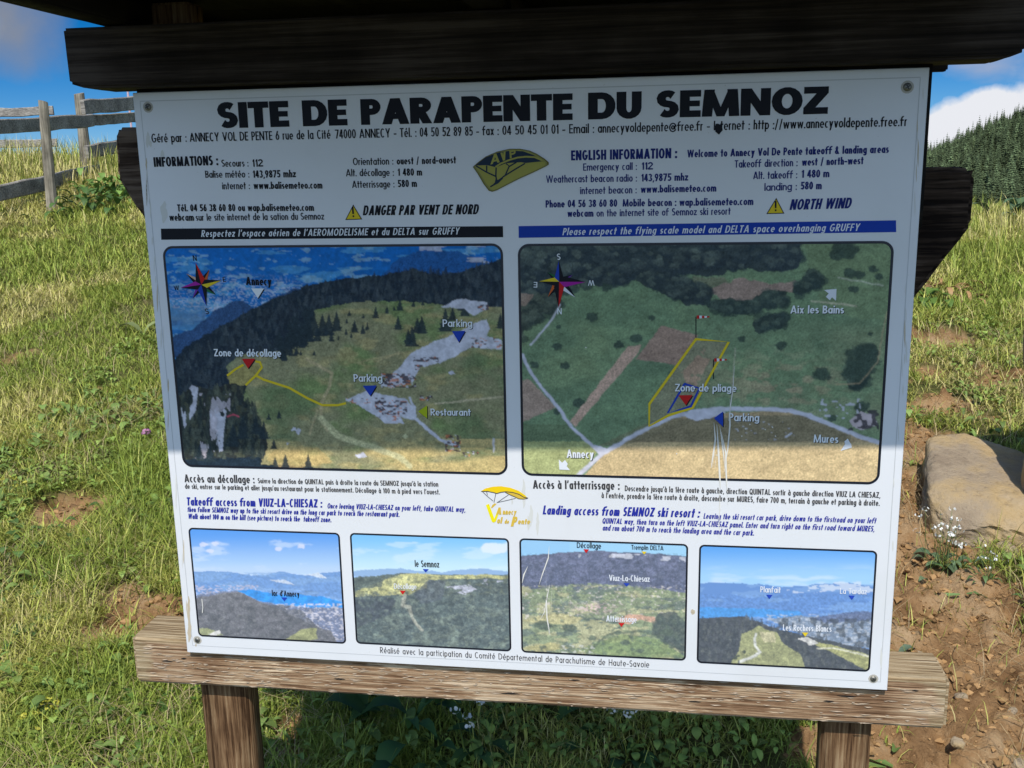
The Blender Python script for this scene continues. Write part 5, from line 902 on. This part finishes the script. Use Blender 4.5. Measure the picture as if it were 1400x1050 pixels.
for i, (x, y, px) in enumerate(keep):
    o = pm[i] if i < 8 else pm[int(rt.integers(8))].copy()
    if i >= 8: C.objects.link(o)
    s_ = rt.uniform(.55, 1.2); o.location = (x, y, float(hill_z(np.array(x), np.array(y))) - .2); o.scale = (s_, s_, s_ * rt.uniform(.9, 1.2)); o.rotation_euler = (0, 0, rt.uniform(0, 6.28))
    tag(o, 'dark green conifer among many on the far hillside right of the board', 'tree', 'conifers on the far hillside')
V = []; Fc = []; Cc = []; n = 0
for i, (x, y, px) in enumerate(wide):
    v, f, c = protos[int(rt.integers(8))]; s_ = rt.uniform(.55, 1.2); an = rt.uniform(0, 6.28); R_ = np.array([[math.cos(an), -math.sin(an), 0], [math.sin(an), math.cos(an), 0], [0, 0, rt.uniform(.9, 1.2)]], np.float32) * s_
    V.append(v @ R_.T + np.array([x, y, float(hill_z(np.array(x), np.array(y))) - .2], np.float32)); Fc.append(f + n); Cc.append(c * rt.uniform(.8, 1.2)); n += len(v)
V = np.concatenate(V); Fc = np.concatenate(Fc); Cc = np.concatenate(Cc)
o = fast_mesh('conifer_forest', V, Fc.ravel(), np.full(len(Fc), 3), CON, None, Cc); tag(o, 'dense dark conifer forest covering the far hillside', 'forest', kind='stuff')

# ------------------------------------------------------------------ fence
W_F = wood('weathered grey timber', [(.3, (.10, .09, .078)), (.5, (.26, .235, .205)), (.7, (.46, .42, .36))], 0, .9, 70, None, .6)
W_FP = wood('grey split post', [(.3, (.09, .08, .06)), (.5, (.24, .21, .16)), (.7, (.44, .39, .30))], 2, .9, 45, None, .6)
def at_depth(px, py, y): d = ray(px, py); return CAM + d * ((y - CAM[1]) / d[1])
fence = empty('rail_fence', tuple(at_depth(115, 235, 8.4)), 'weathered grey post and rail fence on the grassy crest left of the board', 'fence')
inv = Matrix.Translation(-fence.location)
def fpart(o): o.parent = fence; o.matrix_parent_inverse = inv; return o
def board(name, p0, p1, h, th, m, seed=0):
    p0 = Vector(p0); p1 = Vector(p1); d = (p1 - p0); L = d.length; d.normalize(); up = Vector((0, 0, 1)); s_ = d.cross(up).normalized(); up = s_.cross(d).normalized(); mb = MB(); n = 14; rings = []
    rr = np.random.default_rng(seed)
    for i in range(n + 1):
        c = p0 + d * L * i / n; hh = h / 2 * (1 + rr.uniform(-.06, .06)); o_ = up * rr.uniform(-.006, .006)
        rings.append([c + o_ + up * hh * a + s_ * th / 2 * b_ for a, b_ in ((.86, 1), (1, .7), (1, -.7), (.86, -1), (-.86, -1), (-1, -.7), (-1, .7), (-.86, 1))])
    vs = [tuple(p) for r_ in rings for p in r_]; fs = [(i * 8 + k, i * 8 + (k + 1) % 8, (i + 1) * 8 + (k + 1) % 8, (i + 1) * 8 + k) for i in range(n) for k in range(8)] + [tuple(range(7, -1, -1)), tuple(n * 8 + k for k in range(8))]
    mb.add(vs, fs); return fpart(mb.build(name, [m]))
def fpost(px0, py0, px1, py1, y, rad, seed, flatx=1.0):
    top = at_depth(px0, py0, y); bot = at_depth(px1, py1, y); bot = bot + (bot - top) / np.linalg.norm(bot - top) * .35; rr = np.random.default_rng(seed); n = 12; mb = MB(); k = 12; vs = []
    for i in range(n + 1):
        c = top + (bot - top) * i / n; rd = rad * (.82 + .3 * i / n) * (1 + rr.uniform(-.06, .06))
        for j in range(k): a = 2 * math.pi * j / k; vs.append((c[0] + math.cos(a) * rd * flatx * (1 + .06 * math.sin(3 * a + seed)), c[1] + math.sin(a) * rd, c[2] + (.012 * math.cos(a + seed) if i == 0 else 0)))
    fs = [(i * k + j, (i + 1) * k + j, (i + 1) * k + (j + 1) % k, i * k + (j + 1) % k) for i in range(n) for j in range(k)] + [tuple(range(k)), tuple(n * k + j for j in range(k - 1, -1, -1))]
    mb.add(vs, fs); return fpart(mb.build('post', [W_FP]))
fpost(59, 139, 72, 290, 6.6, .052, 2, .9); fpost(108, 128, 119, 234, 8.45, .060, 5)
pxw = lambda px, py, y: tuple(at_depth(px, py, y))
board('rail', pxw(-150, 183, 5.0), pxw(126, 165, 8.25), .128, .045, W_F, 1); board('rail', pxw(-160, 301, 4.9), pxw(137, 233, 8.3), .135, .045, W_F, 2)
board('rail', pxw(113, 146, 8.35), pxw(240, 138, 10.6), .15, .045, W_F, 3); board('rail', pxw(126, 164, 8.62), pxw(240, 157, 10.7), .11, .045, W_F, 4); board('rail', pxw(118, 208, 8.3), pxw(235, 186, 10.4), .135, .045, W_F, 6)
fpost(237, 120, 236, 225, 10.55, .06, 9)
board('rail', pxw(-130, 160, 11.6), pxw(73, 151, 12.2), .125, .05, W_F, 7); board('rail', pxw(-130, 200, 11.5), pxw(78, 195, 12.2), .115, .05, W_F, 8); fpost(-6, 150, -5, 225, 12.0, .055, 12)
mp_ = at_depth(174, 118, 16.0); mb = MB(); k = 8
for i, z in enumerate((mp_[2], mp_[2] - 2.2)): mb.v += [(mp_[0] + .02 * math.cos(2 * math.pi * j / k), 16 + .02 * math.sin(2 * math.pi * j / k), z) for j in range(k)]
mb.f = [(j, k + j, k + (j + 1) % k, (j + 1) % k) for j in range(k)] + [tuple(range(k))]; mb.m = [0] * (k + 1); mb.c = [(1, 1, 1)] * 16
o = mb.build('marker_pole', [mat('pale pink paint', (.6, .42, .45), .6)]); tag(o, 'thin pale pink marker pole standing behind the fence', 'pole')

# ------------------------------------------------------------------ rocks
def rock(name, loc, size, seed, rot, col, label, cat='rock', box=.55, sub=5, rough=.05, facets=4):
    bm = bmesh.new(); bmesh.ops.create_icosphere(bm, subdivisions=sub, radius=1)
    vs = np.array([v.co[:] for v in bm.verts]); p = 1 / np.power(np.sum(np.abs(vs) ** (2 / box), 1), box / 2)[:, None]; vs = vs * p
    d = (fbm(vs[:, 0] * 1.3 + seed, vs[:, 1] * 1.3 + vs[:, 2] * 1.1, seed, 3) - .5) * .34 + (fbm(vs[:, 0] * 4 + vs[:, 2] * 3, vs[:, 1] * 4 - vs[:, 2] * 2 + seed, seed + 2, 5) - .5) * rough * 2.6
    vs = vs * (1 + d[:, None]) * np.array(size)
    rf = np.random.default_rng(seed + 100)
    for _ in range(facets):
        nn = rf.normal(0, 1, 3); nn[2] = abs(nn[2]) * .8; nn /= np.linalg.norm(nn); sup = (vs @ nn).max(); cut = sup * rf.uniform(.78, .93); ov = np.clip(vs @ nn - cut, 0, None); vs = vs - nn * (ov * .93)[:, None]
    q = vs / np.array(size); fine = (fbm(q[:, 0] * 9 + q[:, 2] * 5, q[:, 1] * 9 - q[:, 2] * 6 + seed, seed + 31, 5) - .5) * .022 - .018 * sstep(.62, .75, fbm(q[:, 0] * 14 + q[:, 2] * 9, q[:, 1] * 14 + q[:, 2] * 7, seed + 40, 3)); vs = vs * (1 + fine * (1 if facets > 4 else .5))[:, None]
    for v, c in zip(bm.verts, vs): v.co = c
    me = bpy.data.meshes.new(name); bm.to_mesh(me); bm.free(); me.polygons.foreach_set('use_smooth', [True] * len(me.polygons)); me.materials.append(col)
    o = bpy.data.objects.new(name, me); C.objects.link(o); o.location = loc; o.rotation_euler = rot; return tag(o, label, cat)
STONE = mat('tan limestone', (.4, .33, .24), .9, .15); t = STONE.node_tree; b = t.nodes['Principled BSDF']; tcn = N(t, 'ShaderNodeTexCoord')
s1 = noise_node(t, 3.2, 8, .6); cs = ramp(t, s1.outputs['Fac'], [(.3, (.22, .165, .115)), (.45, (.37, .29, .20)), (.56, (.46, .33, .17)), (.68, (.48, .38, .26))]); s2 = noise_node(t, 38, 6, .7)
mr = N(t, 'ShaderNodeMapRange'); mr.inputs['From Min'].default_value = .25; mr.inputs['From Max'].default_value = .45; mr.inputs['To Min'].default_value = .6; mr.inputs['To Max'].default_value = 1.0; t.links.new(s2.outputs['Fac'], mr.inputs['Value'])
sc_ = N(t, 'ShaderNodeVectorMath', operation='SCALE'); t.links.new(cs, sc_.inputs[0]); t.links.new(mr.outputs[0], sc_.inputs['Scale']); t.links.new(sc_.outputs[0], b.inputs['Base Color'])
bp = N(t, 'ShaderNodeBump'); bp.inputs['Strength'].default_value = .9; bp.inputs['Distance'].default_value = .016; t.links.new(s2.outputs['Fac'], bp.inputs['Height']); t.links.new(bp.outputs[0], b.inputs['Normal'])
h = hit(1345, 700); rock('boulder', (h[0] + .03, h[1] + .05, ground0(h[0], h[1]) + .028), (.215, .33, .115), 4, (math.radians(12), math.radians(4), math.radians(-14)), STONE, 'large flat topped tan boulder lying on bare soil right of the board', 'boulder', .28, 6, .03, 16)
rock('boulder', (2.04, 1.74, float(ground0(1.8, 1.7)) + .30), (.52, .36, .78), 14, (.0, -.06, .2), STONE, 'upright boulder standing close beside the flat topped boulder, at the very edge', 'boulder', .5, 6, .05, 3)  # extra boulder, out of view, put in for its shadow on the flat one
for i, (px, py, s_, lab) in enumerate(((1308, 1037, .022, 'small pinkish stone on the soil right of the right post'), (1396, 1046, .03, 'orange tan stone on the soil in the bottom right corner'), (1255, 893, .016, 'small brown stone lying above the right end of the lower beam'), (1312, 968, .02, 'small pale stone beside the right end of the lower beam'), (1383, 980, .016, 'small grey stone on bare soil at the right edge'), (1376, 750, .05, 'tan stone wedged under the lower edge of the boulder'))):
    h = hit(px, py); s_ *= .8; rock('stone', (h[0], h[1], float(ground(np.array(h[0]), np.array(h[1]))) + s_ * .25), (s_, s_ * .75, s_ * .5), 20 + i, (.3, .2, i), STONE, lab, 'stone', .5, 4, .09)

# ------------------------------------------------------------------ clods
rg = np.random.default_rng(33)
def scatter(n, x0, x1, y0, y1): return rg.uniform(x0, x1, n), rg.uniform(y0, y1, n)
ico = bmesh.new(); bmesh.ops.create_icosphere(ico, subdivisions=1, radius=1); IV = np.array([v.co[:] for v in ico.verts]); IF = np.array([[v.index for v in f.verts] for f in ico.faces]); ico.free()
x, y = scatter(120000, -2.4, 2.2, .1, 3.6); k = bare(x, y) * rg.random(len(x)) > .45; x, y = x[k][:16000], y[k][:16000]; s_ = .0018 + .013 * rg.random(len(x)) ** 6
V = (IV[None] * (s_[:, None, None] * rg.uniform(.45, 1.55, (len(x), 12, 1))) * np.array([1, 1, .65]) + np.stack([x, y, ground(x, y) + s_ * .15], 1)[:, None]).reshape(-1, 3); Fc = (IF[None] + (np.arange(len(x)) * 12)[:, None, None]).reshape(-1, 3)
tint = rg.uniform(.6, 1.35, len(x)); Cc = np.repeat(np.array([.19, .12, .072])[None] * tint[:, None], 12, 0) * np.array([1.75, 1.65, 1.25])
o = fast_mesh('soil_clods', V, Fc.ravel(), np.full(len(Fc), 3), attr_mat('clod', .95, .05), None, Cc); tag(o, 'loose brown clods and crumbs of bare soil', 'soil', kind='stuff')

# ------------------------------------------------------------------ grass
def blades(x, y, h, w, lean, az, col, curl=1.0):
    n = len(x); z = ground(x, y) - .008; dx, dy = np.cos(az), np.sin(az); sx, sy = -dy, dx; base = np.stack([x, y, z], 1); out = np.zeros((n, 7, 3))
    for i, (u, ww) in enumerate(((0, 1.0), (.4, .85), (.75, .55))):
        hor = lean * h * u ** 1.7; ver = h * u * np.sqrt(np.clip(1 - (lean * u * .75) ** 2 * curl, .05, 1))
        c = base + np.stack([dx * hor, dy * hor, ver], 1); sd = np.stack([sx, sy, np.zeros(n)], 1) * (w * ww / 2)[:, None]; out[:, 2 * i] = c - sd; out[:, 2 * i + 1] = c + sd
    hor = lean * h; ver = h * np.sqrt(np.clip(1 - (lean * .75) ** 2 * curl, .05, 1)) * np.where(lean > .8, .8, 1.0); out[:, 6] = base + np.stack([dx * hor, dy * hor, ver], 1)
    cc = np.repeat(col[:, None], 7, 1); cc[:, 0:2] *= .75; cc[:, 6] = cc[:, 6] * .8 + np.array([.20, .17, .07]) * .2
    return out.reshape(-1, 3), cc.reshape(-1, 3)
BF = np.array([[0, 1, 3, 2], [2, 3, 5, 4]]); BT = np.array([[4, 5, 6]])
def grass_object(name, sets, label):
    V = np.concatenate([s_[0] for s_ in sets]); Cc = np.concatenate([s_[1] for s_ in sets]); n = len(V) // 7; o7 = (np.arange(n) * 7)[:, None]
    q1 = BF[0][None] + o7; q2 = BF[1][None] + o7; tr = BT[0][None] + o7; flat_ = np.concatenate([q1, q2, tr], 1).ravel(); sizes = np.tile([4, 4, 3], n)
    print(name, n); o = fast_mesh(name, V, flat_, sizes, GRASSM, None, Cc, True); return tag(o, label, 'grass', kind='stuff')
def tone(x, y, n, dry_bias=0.0):
    dry = np.clip(sstep(.42, .66, fbm(x * 1.7, y * 1.7, 41)) * .7 + dry_bias + rg.normal(0, .22, n) + (rg.random(n) < .07) * .5, 0, 1)[:, None]; lush = np.array([.25, .32, .052]); mid = np.array([.46, .46, .10]); straw = np.array([.64, .54, .24])
    c = np.where(dry < .5, lush + (mid - lush) * dry * 2, mid + (straw - mid) * (dry - .5) * 2); return c * rg.uniform(.65, 1.35, (n, 1))
def dens(x, y, keep): return keep
sets = []
def sow(n, x0, x1, y0, y1, hlo, hhi, wlo, whi, lean, seed_keep, dryb=0.0, barek=.96):
    x, y = scatter(n, x0, x1, y0, y1); b_ = bare(x, y); tuft = fbm(x * 5.5, y * 5.5, 61, 3); k = (rg.random(n) > b_ * barek) & (tuft + rg.normal(0, .1, n) > seed_keep); x, y = x[k], y[k]; n = len(x)
    hg = rg.uniform(hlo, hhi, n) * (.55 + .9 * fbm(x * 3, y * 3, 63, 3)) * np.where(rg.random(n) < .05, 1.9, 1.0); ln = np.clip(rg.normal(lean, .32, n), .05, 1.25); w = rg.uniform(wlo, whi, n)
    db = dryb(x, y) if callable(dryb) else dryb
    sets.append(blades(x, y, hg, w, ln, rg.uniform(0, 6.28, n), tone(x, y, n, db)))
dryfar = lambda x, y: .13 * sstep(1.6, 3.2, y) - .10 + .0 * (x > .5)
sow(170000, -2.2, -.35, .15, 2.2, .025, .075, .0018, .0045, .8, .38, -.16); sow(60000, -.6, .9, .2, 1.6, .02, .06, .002, .005, .7, .36, -.25)
sow(60000, .5, 2.1, .2, 2.2, .025, .07, .0016, .004, .8, .45, .08); sow(170000, -3.6, 2.9, 2.0, 4.2, .025, .075, .0024, .0055, .85, .37, dryfar)
sow(190000, -6.5, 5.0, 4.0, 7.8, .03, .09, .004, .009, .85, .34, dryfar); sow(90000, -11, 9, 7.4, 12, .06, .15, .006, .013, .6, .32, dryfar); sow(14000, -2.6, -.4, -.8, .25, .04, .1, .002, .005, .6, .4, -.1); sow(14000, -.4, 2.2, -.8, .25, .04, .1, .002, .005, .6, .4, .05)
sow(60000, -3.8, -2.2, .1, 2.2, .025, .075, .002, .005, .8, .38, -.1); sow(40000, 2.1, 3.6, .2, 2.2, .025, .075, .002, .005, .8, .40, 0); sow(50000, -6.2, -3.6, 1.8, 4.2, .03, .08, .003, .007, .8, .36, dryfar); sow(40000, 2.9, 5.2, 2.0, 4.2, .03, .08, .003, .007, .8, .36, dryfar); sow(26000, -4, 4, -2.2, -.8, .03, .08, .003, .006, .7, .36, -.05)
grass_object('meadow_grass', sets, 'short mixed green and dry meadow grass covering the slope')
# long arching blades, and tall seeding stems on the crest
sets = []
def tufts(spots):
    for px, py, n, h_, sp, db in spots:
        c = hit(px, py); n = int(n * .6); x = c[0] + rg.normal(0, sp, n); y = c[1] + rg.normal(0, sp, n); k = bare(x, y) < .5 + .5 * (rg.random(n) < .25); x, y = x[k], y[k]; n = len(x); sets.append(blades(x, y, rg.uniform(.5, 1.15, n) * h_ * .85, rg.uniform(.002, .005, n), np.clip(rg.normal(.9, .28, n), .2, 1.3), rg.uniform(0, 6.28, n), tone(x, y, n, db)))
tufts([(215, 700, 420, .20, .13, -.3), (180, 760, 520, .20, .13, -.35), (235, 760, 480, .2, .12, -.35), (120, 780, 300, .17, .12, -.3), (90, 830, 200, .16, .1, -.2), (30, 760, 260, .16, .13, -.2), (215, 660, 200, .18, .12, -.1), (60, 640, 240, .15, .14, -.1), (160, 590, 200, .14, .16, 0), (235, 830, 240, .17, .08, -.3), (30, 930, 160, .15, .1, -.2), (150, 930, 260, .12, .14, -.2), (225, 990, 300, .11, .13, -.25), (60, 1030, 240, .12, .12, -.1), (640, 990, 40, .16, .2, -.4), (900, 1010, 40, .16, .2, -.4), (450, 980, 30, .12, .06, -.3), (1396, 930, 100, .12, .03, .1), (1397, 860, 80, .11, .03, .05), (1370, 560, 200, .17, .18, .1), (1290, 545, 140, .14, .15, .0), (1390, 460, 200, .2, .25, .0), (1330, 410, 200, .17, .3, .1), (1397, 790, 60, .12, .03, 0), (1255, 560, 120, .13, .1, -.1), (1250, 640, 120, .12, .06, -.2), (1205, 1030, 60, .12, .04, -.2)])
n = 5200; x, y = rg.uniform(-11, -2.5, n), rg.uniform(7.4, 10.8, n); sets.append(blades(x, y, rg.uniform(.15, .38, n), rg.uniform(.005, .010, n), np.clip(rg.normal(.4, .2, n), .05, 1), rg.uniform(0, 6.28, n), tone(x, y, n, .3)))
n = 5000; x, y = rg.uniform(1.2, 8, n), rg.uniform(5.2, 7.6, n); sets.append(blades(x, y, rg.uniform(.10, .28, n), rg.uniform(.004, .008, n), np.clip(rg.normal(.35, .2, n), .05, 1), rg.uniform(0, 6.28, n), tone(x, y, n, .2)))
for n, x0, x1, y0, y1, w_ in ((9000, -2.3, -.35, .2, 2.4, .0016), (7000, -3.8, 3, 2.0, 4.4, .0024), (3500, .6, 2.2, .2, 2.2, .0016)):      # dead stems lying in the sward
    x, y = scatter(n, x0, x1, y0, y1); k = fbm(x * 2.6, y * 2.6, 91, 3) > .46; x, y = x[k], y[k]; n = len(x); c_ = np.array([.52, .40, .22])[None] * rg.uniform(.45, 1.25, (n, 1))
    sets.append(blades(x, y, rg.uniform(.05, .17, n), np.full(n, w_), rg.uniform(1.0, 1.3, n), rg.uniform(0, 6.28, n), c_))
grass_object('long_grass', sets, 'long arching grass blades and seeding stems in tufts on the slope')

# ------------------------------------------------------------------ broad leaves scattered in the sward
def leaf_arrays(L, W, bend, fold, seg=6):
    v = []; 
    for i in range(seg + 1):
        u = i / seg; w = W / 2 * math.sin(math.pi * min(u * .92 + .06, 1)) ** .8; x = L * u * math.cos(bend * u * .7); z = L * u * math.sin(.7 - bend * u)
        v += [(x, -w, z + w * fold), (x, 0, z), (x, w, z + w * fold)]
    f = [(i * 3 + j, i * 3 + j + 1, i * 3 + j + 4, i * 3 + j + 3) for i in range(seg) for j in range(2)]
    return np.array(v), np.array(f)
LV, LF = leaf_arrays(1, .5, .9, .25, 4)
def leaves_at(x, y, z, size, az, tilt, wid, col):
    n = len(x); v = LV[None] * size[:, None, None]; v = v * np.stack([np.ones(n), wid, np.ones(n)], 1)[:, None]
    ct, st = np.cos(tilt)[:, None], np.sin(tilt)[:, None]; X_ = v[..., 0] * ct - v[..., 2] * st; Z_ = v[..., 0] * st + v[..., 2] * ct; ca, sa = np.cos(az)[:, None], np.sin(az)[:, None]
    P_ = np.stack([X_ * ca - v[..., 1] * sa + x[:, None], X_ * sa + v[..., 1] * ca + y[:, None], Z_ + z[:, None]], -1)
    Fc = (LF[None] + (np.arange(n) * len(LV))[:, None, None]).reshape(-1, 4); return P_.reshape(-1, 3), Fc, np.repeat(col, len(LV), 0)
x, y = scatter(60000, -2.6, 2.4, .15, 4.2); k = (fbm(x * 2.2, y * 2.2, 71) > .44) & (bare(x, y) < .5) & ~((x > .5) & (rg.random(len(x)) < .55)); x, y = x[k], y[k]; n = len(x)
col = np.array([.21, .30, .06])[None] * rg.uniform(.6, 1.5, (n, 1)) + np.array([.03, .015, .01])[None] * rg.random((n, 1))
P_, Fc, Cc = leaves_at(x, y, ground(x, y) + rg.uniform(.005, .04, n), rg.uniform(.012, .04, n), rg.uniform(0, 6.28, n), rg.uniform(-.7, .2, n), rg.uniform(.7, 1.5, n), col)
x, y = scatter(16000, -2.5, -.35, .2, 2.6); x2, y2 = scatter(5000, .6, 2.2, .4, 3.4); x = np.concatenate([x, x2]); y = np.concatenate([y, y2]); k = (fbm(x * 3.1, y * 3.1, 77, 3) > .56) & (bare(x, y) < .6) & (rg.random(len(x)) < .3); x, y = x[k], y[k]; n2 = len(x)
P2, F2, C2 = leaves_at(x, y, ground(x, y) + rg.uniform(.01, .05, n2), rg.uniform(.02, .07, n2), rg.uniform(0, 6.28, n2), rg.uniform(-.6, .5, n2), rg.uniform(.3, 1.3, n2), np.array([.19, .28, .07])[None] * rg.uniform(.6, 1.4, (n2, 1)))
Fc = np.concatenate([Fc, F2 + len(P_)]); P_ = np.concatenate([P_, P2]); Cc = np.concatenate([Cc, C2])
o = fast_mesh('ground_leaves', P_, Fc.ravel(), np.full(len(Fc), 4), LEAFY, None, Cc, True); tag(o, 'small broad leaves of clover and herbs mixed into the grass', 'ground cover', kind='stuff')

# ------------------------------------------------------------------ single plants
def plant(name, px, py, label, n, size, wid, col, spread, tilt=(-.3, .6), stems=0, flower=None, stem_h=.12, cat='plant', hgt=.01, fs=.004, flower_n=12):
    c = hit(px, py); z0 = float(ground(np.array(c[0]), np.array(c[1]))); root = empty(name, (c[0], c[1], z0), label, cat)
    az = rg.uniform(0, 6.28, n); rad = np.abs(rg.normal(0, spread, n)); x = np.cos(az) * rad; y = np.sin(az) * rad
    z = ground(x + c[0], y + c[1]) - z0 + hgt * rg.random(n) * 2; colr = np.array(col)[None] * rg.uniform(.7, 1.35, (n, 1))
    P_, Fc, Cc = leaves_at(x, y, z, rg.uniform(size[0], size[1], n), az + rg.normal(0, .5, n), rg.uniform(tilt[0], tilt[1], n), rg.uniform(wid[0], wid[1], n), colr)
    o = fast_mesh('foliage', P_, Fc.ravel(), np.full(len(Fc), 4), LEAFY, root, Cc, True)
    if stems:
        mb = MB()
        for i in range(stems):
            fl = MB()
            a = rg.uniform(0, 6.28); r_ = abs(rg.normal(0, spread * .6)); bx, by = math.cos(a) * r_, math.sin(a) * r_; h_ = stem_h * rg.uniform(.6, 1.1); tx, ty = bx + rg.normal(0, h_ * .25), by + rg.normal(0, h_ * .25); bz = float(ground(np.array(bx + c[0]), np.array(by + c[1]))) - z0
            w = .0011
            for (ox, oy) in ((w, 0), (0, w)): mb.poly([(bx - ox, by - oy, bz - .01), (bx + ox, by + oy, bz - .01), (tx + ox * .6, ty + oy * .6, bz + h_), (tx - ox * .6, ty - oy * .6, bz + h_)])
            for q in range(flower_n):
                d = rg.normal(0, 1, 3); d /= np.linalg.norm(d); cc_ = np.array((tx, ty, bz + h_)) + d * np.array((1, 1, .5)) * fs * 2.6; u = np.cross(d, (0, .3, 1)); u /= np.linalg.norm(u) + 1e-6; v = np.cross(d, u); f_ = fs * rg.uniform(.6, 1.1)
                fl.poly([tuple(cc_ + (u * math.cos(t_) + v * math.sin(t_)) * f_) for t_ in np.linspace(0, 2 * math.pi, 7)[:-1]])
            fl.build('flower', [flower], root)
        mb.build('stem', [LEAFSTEM], root)
    return root
LEAFSTEM = mat('green stem', (.10, .15, .04), .6); WF = mat('white petal', (.75, .75, .70), .6); YF = mat('yellow green petal', (.45, .42, .05), .6); PF = mat('pink petal', (.45, .20, .34), .7)
plant('leafy_weed', 160, 262, 'lush broad leaved green plant at the foot of the fence beside the board', 130, (.08, .18), (.4, 1.0), (.16, .26, .055), .26, (-.2, .8), hgt=.08)
plant('leafy_weed', 120, 285, 'low patch of broad leaves below the fence, nearest the far post', 60, (.08, .18), (.6, 1.1), (.075, .14, .035), .25, (-.2, .7), hgt=.08)
plant('leaf_rosette', 196, 462, 'single large pale upright leaf beside the left edge of the board', 2, (.17, .2), (.5, .7), (.22, .26, .10), .01, (.2, .5))
plant('clover', 207, 612, 'pink clover flower in the grass left of the board', 8, (.02, .035), (1, 1.5), (.08, .14, .04), .02, (-.3, .4), 1, PF, .07, 'flower', fs=.008, flower_n=22)
plant('leaf_rosette', 48, 868, 'rosette of rounded green leaves in the lower left grass', 13, (.035, .07), (1.0, 1.6), (.08, .15, .04), .035, (-.4, .3))
plant('flowering_herb', 62, 1000, 'yellow green flowering herb with lobed leaves in the bottom left corner', 16, (.03, .06), (1.2, 1.8), (.09, .16, .035), .05, (-.4, .3), 9, YF, .07, fs=.004, flower_n=16)
plant('flowering_herb', 20, 690, 'yellow flowering herb beside bare soil at the left edge', 22, (.03, .07), (1.0, 1.6), (.08, .15, .035), .06, (-.3, .4), 7, YF, .09, fs=.004)
plant('white_flowered_herb', 1288, 770, 'leafy herb with tiny white flowers growing against the boulder', 18, (.03, .075), (.8, 1.2), (.12, .18, .09), .06, (-.2, .6), 26, WF, .17, fs=.0045, flower_n=5)
plant('white_flowered_herb', 1345, 795, 'sparse white flowered herb on soil below the boulder', 14, (.02, .05), (.6, 1.0), (.09, .15, .05), .06, (-.2, .5), 9, WF, .08, fs=.0035, flower_n=4)
plant('leaf_rosette', 1320, 818, 'long narrow green leaf lying on the soil below the boulder', 2, (.15, .19), (.3, .4), (.13, .20, .07), .012, (-.75, -.5))
plant('leaf_rosette', 1222, 1040, 'long pointed green leaf beside the right post', 3, (.14, .2), (.35, .5), (.14, .22, .06), .015, (-.5, 0))
plant('leafy_weed', 1392, 292, 'bluish green leafy weed on the grassy brow at the right edge', 16, (.16, .30), (.5, .8), (.09, .15, .07), .16, (.1, .8), hgt=.05)
plant('leafy_weed', 1262, 420, 'low green leafy weed beside the dry curled leaves right of the board', 22, (.08, .15), (.7, 1.1), (.10, .17, .03), .12, (-.3, .5), hgt=.03)
plant('withered_plant', 1292, 408, 'withered brown curled leaves on the grass right of the board', 26, (.08, .16), (.3, .6), (.34, .20, .09), .14, (-.6, .2), hgt=.03)
plant('white_flowered_herb', 655, 1030, 'white flowered herb in the shade below the board, left of middle', 20, (.05, .12), (.6, 1.0), (.06, .12, .03), .1, (-.1, .6), 8, WF, .15, fs=.005, flower_n=7)
plant('white_flowered_herb', 858, 1035, 'white flowered herb in the shade below the board, right of middle', 16, (.05, .12), (.6, 1.0), (.06, .12, .03), .1, (-.1, .6), 4, WF, .14, fs=.005, flower_n=6)
plant('leafy_weed', 560, 1010, 'broad leaved weed in the shade between the two posts', 26, (.08, .16), (.5, .9), (.05, .11, .03), .14, (0, .8), hgt=.04)
plant('leaf_rosette', 1222, 905, 'small bluish green leaf beside the lower right corner of the board', 4, (.05, .08), (.7, 1.0), (.12, .17, .11), .012, (-.1, .6))
plant('leafy_weed', 200, 985, 'patch of feathery green leaves left of the left post', 60, (.03, .07), (.4, .8), (.085, .16, .03), .12, (-.3, .5), hgt=.02)
plant('leafy_weed', 60, 730, 'low patch of rounded leaves around the bare soil at the left edge', 40, (.03, .06), (1.0, 1.6), (.085, .15, .04), .12, (-.4, .3), hgt=.02)
c = np.array((-6.05, 5.3)); n = 900; root = empty('bush', (c[0], c[1], float(ground0(*c))), 'dark green bush below the fence at the left edge', 'bush')  # bush added beyond the left edge to throw shade on the grass
u = rg.normal(0, 1, (n, 3)); u /= np.linalg.norm(u, axis=1)[:, None]; rr_ = rg.random(n) ** .4; P3 = u * rr_[:, None] * np.array([.62, .45, .5]) + np.array([0, 0, .5])
P_, Fc, Cc = leaves_at(P3[:, 0], P3[:, 1], P3[:, 2], rg.uniform(.07, .16, n), rg.uniform(0, 6.28, n), rg.uniform(-.6, .9, n), rg.uniform(.6, 1.1, n), np.array([.05, .09, .025])[None] * rg.uniform(.6, 1.4, (n, 1)))
fast_mesh('foliage', P_, Fc.ravel(), np.full(len(Fc), 4), LEAFY, root, Cc, True)
mb = MB()
for i in range(7):
    a = i * .9; mb.poly([(math.cos(a) * .02, math.sin(a) * .02, -.05), (math.cos(a + .8) * .02, math.sin(a + .8) * .02, -.05), (math.cos(a) * .3, math.sin(a) * .25, .7)])
mb.build('stem', [mat('bush bark', (.09, .07, .05), .9)], root)
